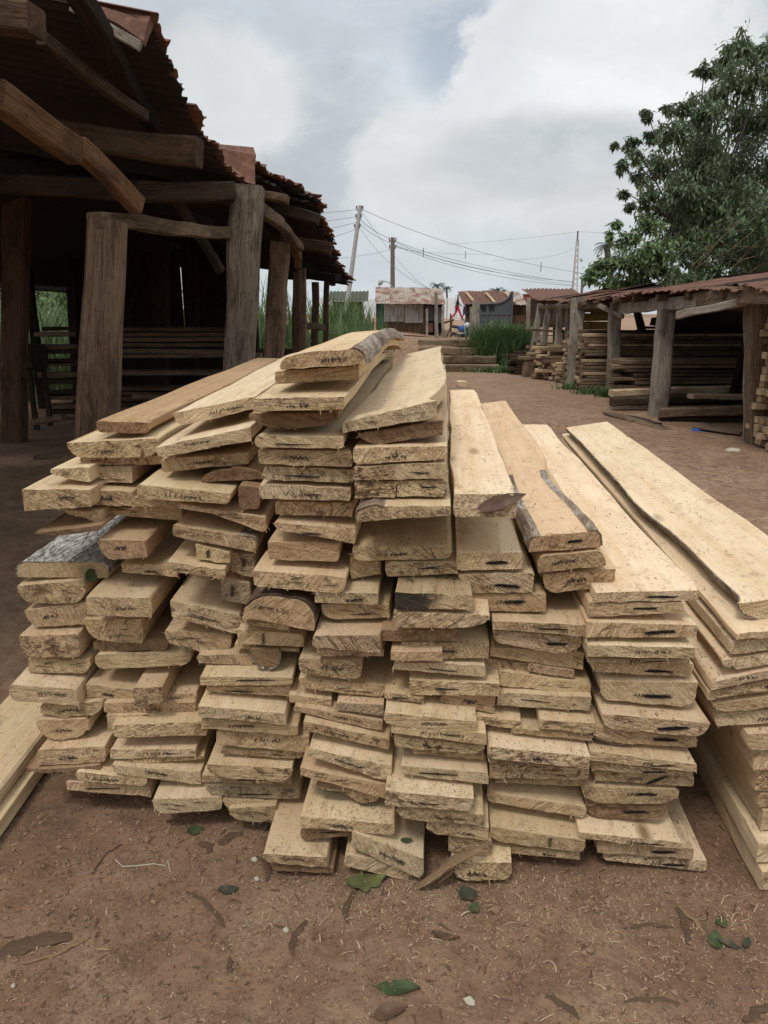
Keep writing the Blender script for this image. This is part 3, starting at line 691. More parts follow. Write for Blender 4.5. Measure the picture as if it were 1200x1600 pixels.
def add_marks(mb, kind, w, zb, t):
    """pen strokes on the sawn end, a hair in front of it"""
    y = -.0035

    off_ = U(.36, .66)

    def zmid(x):
        return zb(x) + t * off_

    def stroke(x0, z0, x1, z1, wd, m=2):
        n = 5
        dx, dz = x1 - x0, z1 - z0
        L = math.hypot(dx, dz) or 1
        nx, nz = -dz / L, dx / L
        vs = []
        for i in range(n + 1):
            f = i / n
            ww = wd * (.35 + .65 * math.sin(math.pi * min(1, .15 + f * .8))) * U(.7, 1.2)
            cx, cz = x0 + dx * f + U(-1, 1) * wd * .2, z0 + dz * f + U(-1, 1) * wd * .2
            vs += [(cx + nx * ww / 2, y, cz + nz * ww / 2), (cx - nx * ww / 2, y, cz - nz * ww / 2)]
        mb.add(vs, [(2 * i, 2 * i + 1, 2 * i + 3, 2 * i + 2) for i in range(n)], m)

    c = w * U(.36, .66)
    s = min(1.0, t / .045) * U(.75, 1.15)
    if kind in 'hHt':
        n = random.randint(8, 13)
        ln = w * U(.2, .46)
        sl = U(-.25, .35)
        for i in range(n):
            x = c - ln / 2 + ln * i / n + U(-.002, .002)
            if kind == 't' and random.random() < .15:
                continue
            hgt = (U(.008, .017) if kind != 't' else U(.007, .012)) * s * (1.3 if kind == 'H' else 1)
            zz = zmid(x) + sl * (x - c) * .25 + U(-.002, .002)
            lean = U(-.004, .006)
            stroke(x - lean, zz - hgt / 2, x + lean, zz + hgt / 2, U(.0016, .0032) * (1.5 if kind == 't' else 1))
        if kind != 't':
            for _ in range(3):
                x = c + U(-.4, .3) * ln
                zz = zmid(x) + U(-.003, .003)
                stroke(x, zz, x + ln * U(.2, .45), zmid(x + ln * .3) + U(-.004, .004), U(.0012, .0025))
    elif kind in 'bB':
        c = w * U(.58, .72)
        ln = w * U(.2, .3)
        sl = (.5 if kind == 'B' else U(-.05, .14))
        for _ in range(5):
            o = U(-.006, .006)
            zz = zmid(c) + U(-.0035, .0035) * s
            stroke(c - ln / 2 + o, zz - sl * ln / 2, c + ln / 2 + o, zz + sl * ln / 2, U(.004, .0075) * s)
        if random.random() < .4:
            for i in range(3):
                x = c - ln / 2 - .006 - .009 * i
                stroke(x - .003, zmid(x) - .005, x + .003, zmid(x) + .005, .0035)
    elif kind == 'd':
        ln = w * U(.25, .45)
        for _ in range(2):
            zz = zmid(c) + U(-.004, .004)
            stroke(c - ln / 2 + U(-.01, .01), zz, c + ln / 2, zmid(c + ln / 2) + U(-.003, .003), U(.002, .0042))
    elif kind == 'D':
        for i in range(3):
            x = c + (i - 1) * w * .12
            stroke(x - .014, zmid(x) + .004 - .003 * i, x + .014, zmid(x) - .006 + .002 * i, U(.003, .0055))
    elif kind == 'v':
        for i in range(7):
            zz = zmid(c) - .016 * s + .0045 * i * s
            stroke(c - .005, zz, c + .006, zz + .004, U(.0022, .0035))
    elif kind == 's':
        for _ in range(random.randint(4, 7)):
            x = c + U(-.3, .3) * w
            zz = zmid(x) + U(-.2, .25) * t
            stroke(x - U(.006, .03), zz + U(-.005, .005), x + U(.006, .03), zz + U(-.005, .005), U(.0012, .003), 3)


saw_mb, crumb_mb = MB(), MB()


def fleck(mb, p, r, up=.6):
    a = U(0, 6.28)
    l_, w_ = r * U(.7, 2.2), r * U(.25, .6)
    ux, uy = math.cos(a), math.sin(a)
    z0, z1 = U(0, .3) * r, U(0, up) * r
    mb.add([(p[0] - ux * l_ - uy * w_, p[1] - uy * l_ + ux * w_, p[2] + z0 + .0008), (p[0] - ux * l_ + uy * w_, p[1] - uy * l_ - ux * w_, p[2] + z0 + .0008),
            (p[0] + ux * l_ * U(.6, 1), p[1] + uy * l_, p[2] + z1 + .0012)], [(0, 1, 2)])


def make_plank(spec, idx):
    name, x0, x1, y0, TL, TR, BL, BR, yaw, cs, mark, st, look = spec
    w = x1 - x0
    base = min(BL, BR)
    tl, tr, bl, br = (TL - base, TR - base, BL - base, BR - base)
    g = .0012                                              # a hair of play between boards
    tl, tr, bl, br = tl - g, tr - g, bl + g, br + g
    sty = st
    bark = st if st.startswith('bark') else ''
    if st == 'brown':
        sty = 'std' if 'shaded' in look or 'thin' in look else 'brown'
    if name == 'A1':
        sty = 'redder'
    if name in ('T4',):
        sty = 'redder'
    if bark:
        sty = {'G1': 'red', 'T1': 'red', 'C12': 'red', 'C13d': 'brown', 'H1': 'pale'}.get(name, 'std')
    mats = W.get(sty) or W['std']
    L = LENGTH.get(name, 3.05 + U(-.12, .12))
    cdef = parse_corners(cs)
    if not bark:
        for kk_ in cdef:                                   # chipped and worn corners
            if cdef[kk_][0] == 0 and random.random() < .3:
                cdef[kk_] = (U(.012, .06), U(.15, .6))
    sec, t = cross_section(w, tl, tr, bl, br, cdef, bark)
    n = len(sec)
    top_free = name in ('A1', 'B1', 'T1', 'T2', 'T3', 'T5', 'T7', 'G1', 'G4', 'H1', 'A6', 'A2', 'B2', 'E1')
    ys = [0, .004, .02, .05, .10, .17, .26] + [.26 + (L - .26) * i / 14 for i in range(1, 15)]
    ph = idx * 3.71
    ta, tb = U(-.03, .03), U(-.10, .10)
    wav = .012 if (bark or top_free) else .004
    droop = DROOP.get(name, 0)

    def edge_dx(s, side):
        d = wav * noise.noise(Vector((s * 1.7 + ph, side * 9.3, 1.3))) + wav * .4 * noise.noise(Vector((s * 6 + ph, side * 5.1, 7.7)))
        if name == 'H1' and side == 0:
            d += .02 * max(0, min(1, (.75 - s) / .14)) + .012 * max(0, 1 - s / .25) - .014 * math.exp(-((s - .95) / .22) ** 2)
        if name == 'T5' and side == 1:
            d += .025 * max(0, 1 - abs(s - .9) / .9) - .03 * max(0, 1 - s / .35)
        if name == 'G1' and side == 1:
            d += .05 * math.exp(-((s - .62) / .28) ** 2) * -1
        return d * min(1, s / .05 + .25)

    rings = []
    for y in ys:
        dl, dr = edge_dx(y, 0), edge_dx(y, 1)
        zoff = -droop * (y / L) ** 2 if not droop else (.02 * math.sin(math.pi * y / L) - droop * max(0, (y / L - .25) / .75) ** 2)
        ring = []
        for j, (x, z, fl) in enumerate(sec):
            f = x / w
            q = Vector((x * 30 + ph, y * 9, z * 30))
            nx = noise.noise(q) * .003
            q2 = Vector((x * 17 + ph, y * 5, z * 17))
            nz = noise.noise(q + Vector((9, 3, 1))) * (.0014 if y > .03 else .0024) + noise.noise(q2) * .0018
            yy = y
            if y < .03:
                yy = y + (ta * (x - w / 2) + tb * (z - t / 2)) + noise.noise(Vector((x * 45 + ph, z * 60, 3))) * .0035 * (1 if y < .003 else .7)
            ring.append(Vector((x + dl * (1 - f) + dr * f + nx, yy, z + nz + zoff)))
        rings.append(ring)
    mb = MB()
    # long faces
    vs = [p for r in rings for p in r]
    fs = []
    for i in range(len(rings) - 1):
        for j in range(n):
            k = (j + 1) % n
            fs.append((i * n + j, (i + 1) * n + j, (i + 1) * n + k, i * n + k))
    fs.append(tuple((len(rings) - 1) * n + j for j in range(n - 1, -1, -1)))
    mb.add(vs, fs, 0)
    # sawn end in rings towards its middle
    c = Vector((sum(p.x for p in rings[0]) / n, sum(p.y for p in rings[0]) / n, sum(p.z for p in rings[0]) / n))
    er = [rings[0]]
    sd = U(-1, 1)
    for k in (.93, .78, .55, .3, .1):
        r = []
        for p in rings[0]:
            q = c + (p - c) * k
            q.z = c.z + (p.z - c.z) * k
            ridge = noise.noise(Vector((q.x * 16 + ph, 2.2, (q.z + sd * q.x) * 130))) * .0013
            q.y = ta * (q.x - w / 2) + tb * (q.z - t / 2) + ridge - .0004
            r.append(q)
        er.append(r)
    vs = [p for r in er for p in r] + [c]
    fs = []
    for i in range(len(er) - 1):
        for j in range(n):
            k = (j + 1) % n
            fs.append((i * n + j, i * n + k, (i + 1) * n + k, (i + 1) * n + j))
    b = (len(er) - 1) * n
    for j in range(n):
        fs.append((b + j, b + (j + 1) % n, len(vs) - 1))
    mb.add(vs, fs, 1)
    if mark:
        o = len(mb.v)
        for mk in mark:
            add_marks(mb, mk, w, lambda x: bl + (br - bl) * x / w, t)
        for i in range(o, len(mb.v)):
            x, y, z = mb.v[i]
            mb.v[i] = (x, y + ta * (x - w / 2) + tb * (z - t / 2), z)
    # loose fibres on the sawn edges
    for _ in range(random.randint(5, 12)):
        p = random.choice(rings[0])
        a = Vector((U(-.6, .6), U(-1, -.1), U(-1, .7))).normalized() * U(.004, .016)
        q = Vector((U(-1, 1), 0, U(-1, 1))).normalized() * .0007
        mid = p + a * .5 + Vector((U(-1, 1), 0, U(-1, .3))) * .002
        mb.add([p - q, p + q, mid + q * .8, mid - q * .8, p + a], [(0, 1, 2, 3), (3, 2, 4)], 0)
    o = mb.build('plank', [mats[0], mats[1], INK, GRIME], loc=(x0, y0, base), rot=(0, 0, -R(yaw)))
    # bark left on as its own piece
    if bark:
        fl = [p[2] for p in sec]
        runs, j = [], 0
        start = next((i for i in range(n) if not fl[i]), 0)
        cur = []
        for i in range(start, start + n + 1):
            if fl[i % n] and i < start + n:
                cur.append(i % n)
            elif cur:
                runs.append(cur)
                cur = []
        bm_ = BARK_SILVER if name == 'A12' else (BARK_DARK if name in ('C12', 'H2', 'D13', 'G12') else BARK)
        for run in runs:
            if len(run) < 3:
                continue
            run = [(run[0] - 1) % n] + run + [(run[-1] + 1) % n]
            bk = MB()
            cx, cz = w / 2, t / 2
            Lb = min(L, {'G1': .75}.get(name, L))
            m_ = int(Lb / .02) if Lb < 1 else 70
            R2 = []
            for i in range(m_ + 1):
                y = (i / m_) ** 1.5 * (Lb - .002) + .0
                # interpolate ring
                kk = max(q for q in range(len(ys)) if ys[q] <= y + 1e-9)
                k2 = min(kk + 1, len(ys) - 1)
                f = 0 if k2 == kk else (y - ys[kk]) / (ys[k2] - ys[kk])
                row = []
                m2 = len(run)
                for jj, j in enumerate(run):
                    p = rings[kk][j].lerp(rings[k2][j], f)
                    ia, ib = run[max(0, jj - 1)], run[min(m2 - 1, jj + 1)]
                    tv = rings[kk][ib] - rings[kk][ia]
                    nv = Vector((-tv.z, 0, tv.x))
                    if nv.length < 1e-6:
                        nv = Vector((0, 0, 1))
                    nv.normalize()
                    e = 0 if jj in (0, m2 - 1) else 1
                    fade = max(.05, min(1, (Lb - y) / .25)) if Lb < L else 1
                    th = fade * .003 + fade * .0045 * abs(noise.noise(Vector((p.x * 40 + ph, y * 14, p.z * 40)))) + .004 * max(0, noise.noise(Vector((p.x * 12 + ph, y * 5, p.z * 12))))
                    row.append(Vector((p.x, p.y - (.002 if i == 0 else 0), p.z)) + nv * (th * e + .0006))
                R2.append(row)
            bk.loft(R2, 0, False, False)
            # front lip
            lip = [Vector((p.x, p.y + .004, p.z)) for p in [rings[0][j] for j in run]]
            bk.loft([lip, R2[0]], 0, False, False)
            bk.build('bark', bm_, o)
    # sawdust and bark crumbs lying on its ledge
    cy, sy = math.cos(R(yaw)), math.sin(R(yaw))

    def to_world(x, y, z):
        return (x0 + x * cy + y * sy, y0 - x * sy + y * cy, base + z)

    def top_z(x, y):
        droopz = 0 if not droop else (.02 * math.sin(math.pi * y / L) - droop * max(0, (y / L - .25) / .75) ** 2)
        return tl + (tr - tl) * x / w + .001 + droopz
    cor = parse_corners(cs)
    xa, xb = w * (cor['tl'][0] + .02), w * (1 - cor['tr'][0] - .02)
    long_top = name in ('A1', 'B1', 'T1', 'T3', 'T5', 'T7', 'G1', 'G4', 'H1')
    dens = {'D14': 260, 'D16': 150, 'E21': 220, 'E16': 140, 'E5': 120, 'C9': 120, 'F14': 120, 'F10': 120, 'G13': 160, 'E25': 120, 'B20': 110, 'G11': 120}.get(name, 45)
    if bark != 'barktop':
        for _ in range(dens):
            x, y = U(xa, xb), abs(random.gauss(0, .035)) + .002
            p = to_world(x, y, top_z(x, y))
            fleck(saw_mb if random.random() < .45 else crumb_mb, p, U(.0008, .0026))
    if long_top:
        for _ in range(150):
            x, y = U(xa, xb), (U(0, 1) ** 1.8) * L * .9
            p = to_world(x, y, top_z(x, y) + .0006)
            fleck(crumb_mb if random.random() < .75 else saw_mb, p, U(.0012, .0045) * (1 + y * .25), .3)
    return o


cols = {}
for sp in PLANKS:
    cols.setdefault(COLFIX.get(sp[0], sp[0][0]).replace('T', 'C').replace('L', 'C'), []).append(sp)
rank = {}
for k, lst in cols.items():
    lst.sort(key=lambda s: -(s[4] + s[5]))
    for i, s_ in enumerate(lst):
        rank[s_[0]] = (k, i, len(lst))
for idx, sp in enumerate(PLANKS):
    o = make_plank(sp, idx)
    k, i, n_ = rank[sp[0]]
    pos = 'bottom of' if i == n_ - 1 else ('top of' if i == 0 else ORD[i] + ' down')
    lab = f"{sp[12]}, {pos} the {COLUMN[k]}"
    tag(o, lab, 'plank', 'stacked planks of the right stack' if k == 'H' else 'stacked planks of the big pile')
tag(saw_mb.build('sawdust', SHAVE), 'pale sawdust flecks lying on the ledges and tops of the stacked planks', 'sawdust', kind='stuff')
tag(crumb_mb.build('bark_crumbs', CRUMB), 'dark brown bark crumbs scattered over the stacked planks', 'bark crumbs', kind='stuff')

# two long boards lying low at the left of the pile
for i, (xr, zt, tt, xw, lab) in enumerate(((-1.135, .115, .052, .24, 'pale upper board of the low pair running out at lower left'),
                                           (-1.11, .057, .05, .25, 'lower shaded board of the low pair running out at lower left'))):
    o = make_plank(('Z%d' % i, xr - xw, xr, .75 - .06 * i, zt, zt, zt - tt, zt - tt, -1.2, '', '', 'std', 'x'), 300 + i)
    tag(o, lab, 'plank', 'low pair of long boards at left')
# ------------------------------------------------------------------ ground
def sstep(a, b, x):
    t = max(0.0, min(1.0, (x - a) / (b - a)))
    return t * t * (3 - 2 * t)


def gz(x, y):
    z = .80 * sstep(20.4, 22.6, y + .25 * math.sin(x * 1.3)) + .25 * sstep(24, 60, y)
    z -= .6 * math.exp(-((x - 2.9) / 1.5) ** 2 - ((y - 28) / 2.2) ** 2)
    z += .018 * noise.noise(Vector((x * .7, y * .7, 0))) * sstep(2.2, 4, y)
    if y < 9:
        z += .011 * noise.noise(Vector((x * 2.3, y * 2.3, 7.2)))
        z += .006 * noise.noise(Vector((x * 5, y * 5, 2.2)))
    if y < 3.2:
        a = noise.noise(Vector((x * 19, y * 19, 5.1)))
        z += .0042 * a + .0034 * noise.noise(Vector((x * 47, y * 47, 8.8)))
    return z - .004


def lines(segs):
    out = []
    for a, b, st in segs:
        n = max(1, int(round((b - a) / st)))
        out += [a + (b - a) * i / n for i in range(n)]
    out.append(segs[-1][1])
    return out


gx = lines([(-900, -60, 120), (-60, -12, 6), (-12, -1.5, .5), (-1.5, 1.6, .0135), (1.6, 12, .4), (12, 60, 6), (60, 900, 120)])
gy = lines([(-40, -2, 6), (-2, 1.1, .4), (1.1, 2.5, .0135), (2.5, 6, .09), (6, 19, .5), (19, 24, .2), (24, 33, .6), (33, 70, 3), (70, 2500, 220)])
gm = MB()
gv = [(x, y, gz(x, y)) for y in gy for x in gx]
nx = len(gx)
gm.add(gv, [(j * nx + i, j * nx + i + 1, (j + 1) * nx + i + 1, (j + 1) * nx + i) for j in range(len(gy) - 1) for i in range(nx - 1)])
m = NT('red_brown_dirt')
c = m.coord(rnd=False)
b1 = m.noise(c, 1.1, 5, .6, .4)
b2 = m.noise(c, 9, 6, .68, .5)
b3 = m.noise(c, 85, 5, .72)
b4 = m.noise(c, 330, 3, .7)
col = m.mix(m.ramp(b1, [(.35, 0.), (.65, 1.)]), (.265, .152, .092), (.32, .20, .126))
col = m.mix(m.mul(m.ramp(b2, [(.42, 0.), (.66, 1.)]), .8), col, (.15, .088, .054))
b5 = m.noise(c, 30, 4, .75, .6)
col = m.mix(m.mul(m.ramp(b5, [(.55, 0.), (.66, 1.)]), .6), col, (.07, .042, .03))
col = m.mix(m.mul(m.ramp(b5, [(.32, 1.), (.40, 0.)]), .5), col, (.30, .20, .14))
col = m.mix(m.mul(m.ramp(b3, [(.5, 0.), (.72, 1.)]), .55), col, (.25, .165, .115))
col = m.mix(m.mul(m.ramp(b4, [(.58, 0.), (.68, 1.)]), .6), col, (.055, .034, .025))
sp = m.ramp(b4, [(.28, 1.), (.34, 0.)])
col = m.mix(m.mul(sp, .55), col, (.40, .30, .21))
dr_ = m.noise(c, 2.6, 6, .7, .8)
col = m.mix(m.mul(m.mul(m.ramp(dr_, [(.50, 0.), (.62, 1.)]), m.ramp(b3, [(.40, 0.), (.6, 1.)])), .55), col, (.40, .285, .185))
dp_ = m.noise(c, 1.7, 5, .65, .5)
col = m.mix(m.mul(m.ramp(dp_, [(.54, 0.), (.66, 1.)]), .35), col, (.12, .074, .05))
DIRT = m.fin(col, .95, ((b2, .5, .02), (b3, .8, .008), (b4, .6, .003)))
tag(gm.build('ground', DIRT, smooth=True), kind='structure')
m = NT('orange_road_dirt')
RD = m.fin(m.mix(m.noise(m.coord(rnd=False), .7, 5), (.36, .215, .135), (.27, .165, .11)), .95)
rm = MB()
ry = lines([(25.5, 32, .5), (32, 80, 2.5)])
rx = lines([(-40, 0, 4), (0, 6, .5), (6, 40, 4)])
rm.add([(x, y, gz(x, y) + .03) for y in ry for x in rx],
       [(j * len(rx) + i, j * len(rx) + i + 1, (j + 1) * len(rx) + i + 1, (j + 1) * len(rx) + i) for j in range(len(ry) - 1) for i in range(len(rx) - 1)])
tag(rm.build('dirt_road', RD), kind='structure')

# ------------------------------------------------------------------ litter on the ground
sh, cl, dk = MB(), MB(), MB()


def near_pile_front(x):
    if x < -.45:
        return 1.93
    if x < -.1:
        return 1.72
    return 1.72


def litter_pt():
    while True:
        r = random.random()
        if r < .55:
            x = random.gauss(.35, .5)
            y = near_pile_front(x) - abs(random.gauss(.03, .14))
        elif r < .68:
            x, y = random.gauss(.85, .28), U(1.2, 1.75)
        else:
            x, y = U(-1.1, 1.1), U(1.18, 1.95)
        if -1.25 < x < 1.3 and 1.12 < y < 2.1:
            return x, y


def curl(mb, x, y, L, wd, bend, lift):
    a = U(0, 6.28)
    z = gz(x, y)
    n = 5
    vs = []
    px, py = x, y
    for i in range(n + 1):
        f = i / n
        a2 = a + bend * f
        zz = z + .0015 + lift * math.sin(math.pi * f) + U(0, .0006)
        nxx, nyy = -math.sin(a2) * wd / 2, math.cos(a2) * wd / 2
        tw = U(-.3, .3) * wd
        vs += [(px + nxx, py + nyy, zz + tw * .5), (px - nxx, py - nyy, zz - tw * .3)]
        px += math.cos(a2) * L / n
        py += math.sin(a2) * L / n
    mb.add(vs, [(2 * i, 2 * i + 1, 2 * i + 3, 2 * i + 2) for i in range(n)])


for _ in range(1500):
    x, y = litter_pt()
    curl(sh, x, y, U(.004, .017), U(.0008, .0026), random.gauss(0, .6), U(0, .004))
for _ in range(110):
    x, y = litter_pt()
    curl(sh, x, y, U(.015, .045), U(.0012, .003), random.gauss(0, .9), U(.001, .008))
for _ in range(11000):
    x, y = litter_pt() if random.random() < .7 else (U(-1.1, 1.15), U(1.15, 1.95))
    fleck(sh, (x, y, gz(x, y)), U(.0007, .0022))
for _ in range(3500):
    x, y = U(-1.2, 1.25), U(1.15, 2.15)
    fleck(dk, (x, y, gz(x, y)), U(.001, .0045), .8)
for _ in range(420):
    x, y = U(-1.2, 1.25), U(1.15, 2.15)
    fleck(dk, (x, y, gz(x, y)), U(.004, .010), .5)
for _ in range(9000):
    x, y = U(-1.2, 1.25), U(1.15, 2.2)
    r = abs(random.gauss(0, .003)) + .0012
    if random.random() < .012:
        r *= 2.3
    z = gz(x, y) + r * .3
    vs = [(x + U(.6, 1.2) * r * a, y + U(.6, 1.2) * r * b, z + U(.5, 1.) * r * c) for a, b, c in
          ((1, 0, 0), (-1, 0, 0), (0, 1, 0), (0, -1, 0), (.2, .1, 1), (.3, -.3, -1))]
    cl.add(vs, [(0, 2, 4), (2, 1, 4), (1, 3, 4), (3, 0, 4), (2, 0, 5), (1, 2, 5), (3, 1, 5), (0, 3, 5)])
# a thin scatter farther into the yard
for _ in range(2600):
    x, y = U(.9, 4.2), 2.2 + 11 * U(0, 1) ** 1.5
    curl(sh if random.random() < .45 else dk, x, y, U(.02, .09), U(.004, .012), U(-1.5, 1.5), U(0, .006))
tag(sh.build('wood_shavings', SHAVE), 'pale curled wood shavings and sawdust strewn over the brown dirt', 'shavings', kind='stuff')
tag(dk.build('bark_litter', CRUMB), 'dark bark crumbs strewn over the brown dirt', 'bark litter', kind='stuff')
m = NT('dirt_clods')
CLOD = m.fin(m.mix(m.ramp(m.noise(m.coord(rnd=False), 70, 3), [(.35, 0.), (.65, 1.)]), (.13, .076, .047), (.30, .195, .125)), .95)
tag(cl.build('dirt_crumbs', CLOD), 'small crumbs of red brown soil in the foreground', 'soil', kind='stuff')


def leaf_mat(name, c0, c1, rough=.5):
    m = NT(name)
    n_ = m.noise(m.coord(), 18, 5, .65)
    f = m.noise(m.coord((1, 6, 1)), 30, 2)
    br_ = m.noise(m.coord(), 34, 5, .7)
    col = m.mix(m.ramp(n_, [(.35, 0.), (.65, 1.)]), c0, c1)
    col = m.mix(m.mul(m.ramp(br_, [(.52, 0.), (.62, 1.)]), .6), col, (.15, .10, .055))
    return m.fin(col, rough, ((f, .5, .003),))


LEAF_G = leaf_mat('fresh_leaf', (.065, .095, .038), (.035, .055, .025), .7)
LEAF_D = leaf_mat('dull_leaf', (.06, .062, .042), (.04, .042, .03), .75)
LEAF_O = leaf_mat('olive_leaf', (.13, .15, .05), (.05, .055, .03), .6)
LEAF_B = leaf_mat('dead_leaf', (.14, .08, .05), (.08, .045, .03), .6)


def make_leaf(name, c, L, wd, yaw, mat, curl_=.26, lobes=0, pitch=0, roll=0):
    mb = MB()
    n = 12
    vs, fs = [], []
    ph = U(0, 30)
    for i in range(n + 1):
        t = i / n
        hw = wd / 2 * (math.sin(math.pi * t ** .8) ** .75 if 0 < t < 1 else .03)
        if lobes:
            hw *= 1 + .22 * math.sin(t * lobes * 6.28)
        hw *= 1 + .16 * noise.noise(Vector((t * 7 + ph, 4, 4)))
        for k in (-1, -.5, 0, .5, 1):
            x = (t - .5) * L
            y = hw * k
            z = curl_ * L * (.5 * k * k * (.5 + .6 * math.sin(t * 5 + ph)) * .6 + .5 * (t - .4) ** 2) + .012 * L * noise.noise(Vector((t * 6 + ph, k * 2, 1))) + (.0 if k else -.01 * L)
            vs.append((x, y, z + .003))
    for i in range(n):
        for k in range(4):
            a = i * 5 + k
            fs.append((a, a + 1, a + 6, a + 5))
    mb.add(vs, fs)
    mb.tube([(-L * .5, 0, .002), (-L * .62, L * .02, .004)], L * .008, 5)
    o = mb.build(name, mat, loc=c, rot=(roll, pitch, yaw), smooth=True)
    return o


def ground_leaf(px, py, L, wd, yaw, mat, lab, **k):
    p = on_ground(px, py)
    p.z = gz(p.x, p.y) + .003
    tag(make_leaf('fallen_leaf', p, L, wd, yaw, mat, **k), lab, 'leaf', 'fallen leaves')


ground_leaf(305, 1297, .05, .042, .4, LEAF_G, 'round dark green leaf on the dirt below the low left boards')
ground_leaf(357, 1388, .055, .034, .1, LEAF_D, 'dark green leaf by a white string on the bare dirt')
ground_leaf(573, 1378, .11, .06, .25, LEAF_O, 'broad olive green leaf lying against the lowest twisted board', lobes=3)
ground_leaf(622, 1546, .10, .04, -.1, LEAF_G, 'long green leaf flat on the dirt at the bottom edge')
ground_leaf(1118, 1470, .055, .036, 1.2, LEAF_G, 'largest green leaf of the little cluster at lower right')
ground_leaf(1128, 1442, .032, .03, .5, LEAF_G, 'smallest green leaf of the little cluster at lower right')
ground_leaf(1140, 1478, .055, .022, -.5, LEAF_D, 'narrow greyish leaf beside the green cluster at lower right')
ground_leaf(1167, 1474, .045, .02, .9, LEAF_D, 'dark upright leaf at the right end of the green cluster')
ground_leaf(730, 1398, .06, .05, 1.9, LEAF_D, 'crumpled grey green leaf below the round cornered lowest board')
ground_leaf(741, 1421, .035, .03, 1.1, LEAF_G, 'small green leaf beneath the crumpled grey green one')
ground_leaf(696, 1464, .07, .022, -.25, LEAF_B, 'slim brown dead leaf lying alone on bare dirt')
ground_leaf(610, 1583, .08, .04, .3, LEAF_B, 'grey brown dead leaf at the very bottom edge')
# leaves lying on the planks
byname = {s[0]: s for s in PLANKS}
t7 = byname['T7']
tag(make_leaf('fallen_leaf', (t7[1] + .115, t7[3] - .012, t7[4] - .018), .125, .035, .1, LEAF_B, pitch=-.28, roll=1.05, curl_=.05),
    'brown pointed dead leaf hanging over the end of the long flat board', 'leaf', 'fallen leaves')
d19 = byname['D19']
tag(make_leaf('fallen_leaf', (d19[1] + .15, d19[3] + .03, d19[5] + .016), .034, .02, .2, LEAF_G, roll=.2),
    'small fresh green leaf on the thick twisted board near the ground', 'leaf', 'fallen leaves')
a12 = byname['A12']
tag(make_leaf('fallen_leaf', (a12[2] - .045, a12[3] - .008, a12[5] - .035), .05, .04, 1.2, LEAF_G, roll=1.3),
    'green leaf hanging before the silver barked slab', 'leaf', 'fallen leaves')
e1 = byname['E1']
tag(make_leaf('fallen_leaf', (e1[1] + .105, e1[3] - .006, e1[4] - .014), .032, .014, 1.1, LEAF_G, roll=1.3, curl_=.3),
    'green scrap of leaf stuck on the end of a board in the fourth column', 'leaf', 'fallen leaves')

m = NT('strip_bark')
STRIP = m.fin(m.mix(m.noise(m.coord((1, 8, 8)), 14, 5, .7), (.16, .10, .06), (.055, .035, .023)), .9, ((m.noise(m.coord((1, 10, 10)), 30), .7, .004),))
m = NT('strip_pale')
STRIPP = m.fin(m.mix(m.noise(m.coord((1, 8, 8)), 14, 5, .7), (.36, .24, .13), (.12, .07, .04)), .9, ((m.noise(m.coord((1, 10, 10)), 30), .7, .004),))


def strip(name, a, b, wd, th, mat, lab, cat, bow=.01, grp='bark strips on the dirt'):
    a, b = Vector(a), Vector(b)
    c = (a + b) / 2
    mb = MB()
    d = (b - a)
    sd = Vector((-d.y, d.x, 0)).normalized()
    n = 14
    rings = []
    ph = U(0, 40)
    for i in range(n + 1):
        t = i / n
        k = (math.sin(math.pi * (.06 + .88 * t)) ** .5) * U(.8, 1.1)
        p = a.lerp(b, t) - c + sd * bow * math.sin(math.pi * t) + sd * wd * .5 * noise.noise(Vector((t * 3 + ph, 0, 0)))
        p.z += th * .5 + th * .4 * noise.noise(Vector((t * 4 + ph, 3, 0)))
        ring = []
        for j in range(8):
            an = j / 8 * 6.28318
            ring.append(p + sd * (math.cos(an) * wd / 2 * k * U(.85, 1.1)) + Vector((0, 0, math.sin(an) * th / 2 * k)))
        rings.append(ring)
    mb.loft(rings)
    o = mb.build(name, mat, loc=c)
    tag(o, lab, cat, grp)
    return o


def gp(px, py):
    p = on_ground(px, py)
    p.z = gz(p.x, p.y)
    return p


strip('bark_strip', gp(-20, 1497), gp(112, 1462), .055, .008, STRIP, 'dark curved sheet of bark at the lower left edge', 'bark strip', .015)
strip('stick', gp(34, 1503), gp(140, 1462), .012, .009, STRIPP, 'brown stick beside the dark bark sheet at lower left', 'stick', -.012)
strip('bark_strip', gp(290, 1388), gp(352, 1442), .016, .005, STRIP, 'reddish brown bark strip lying diagonally below the white string', 'bark strip')
strip('bark_strip', gp(455, 1490), gp(480, 1436), .022, .006, STRIP, 'dark bark strip standing out left of the broad olive leaf', 'bark strip')
strip('bark_strip', gp(365, 1518), gp(362, 1490), .014, .005, STRIP, 'stubby dark bark piece in the middle of bare dirt', 'bark strip')
strip('bark_strip', gp(1058, 1418), gp(1075, 1476), .022, .006, STRIP, 'upright dark bark strip left of the green leaf cluster', 'bark strip')
strip('bark_strip', gp(1062, 1418), gp(1100, 1462), .016, .005, STRIPP, 'paler bark strip touching the green leaf cluster', 'bark strip')
strip('bark_strip', gp(978, 1450), gp(1052, 1448), .012, .004, STRIP, 'thin flat bark strip pointing at the green leaf cluster', 'bark strip')
strip('bark_strip', gp(852, 1556), gp(905, 1592), .018, .005, STRIP, 'brown bark strip near the bottom edge right of centre', 'bark strip')
strip('bark_strip', gp(975, 1566), gp(1062, 1568), .013, .004, STRIP, 'faint long bark strip at the bottom right', 'bark strip')
strip('bark_strip', gp(1166, 1600), gp(1206, 1572), .022, .007, STRIP, 'dark bark strip in the bottom right corner', 'bark strip')
strip('twig', gp(146, 1360), gp(190, 1318), .007, .006, STRIP, 'thin dark twig left of the white string', 'twig', .01)
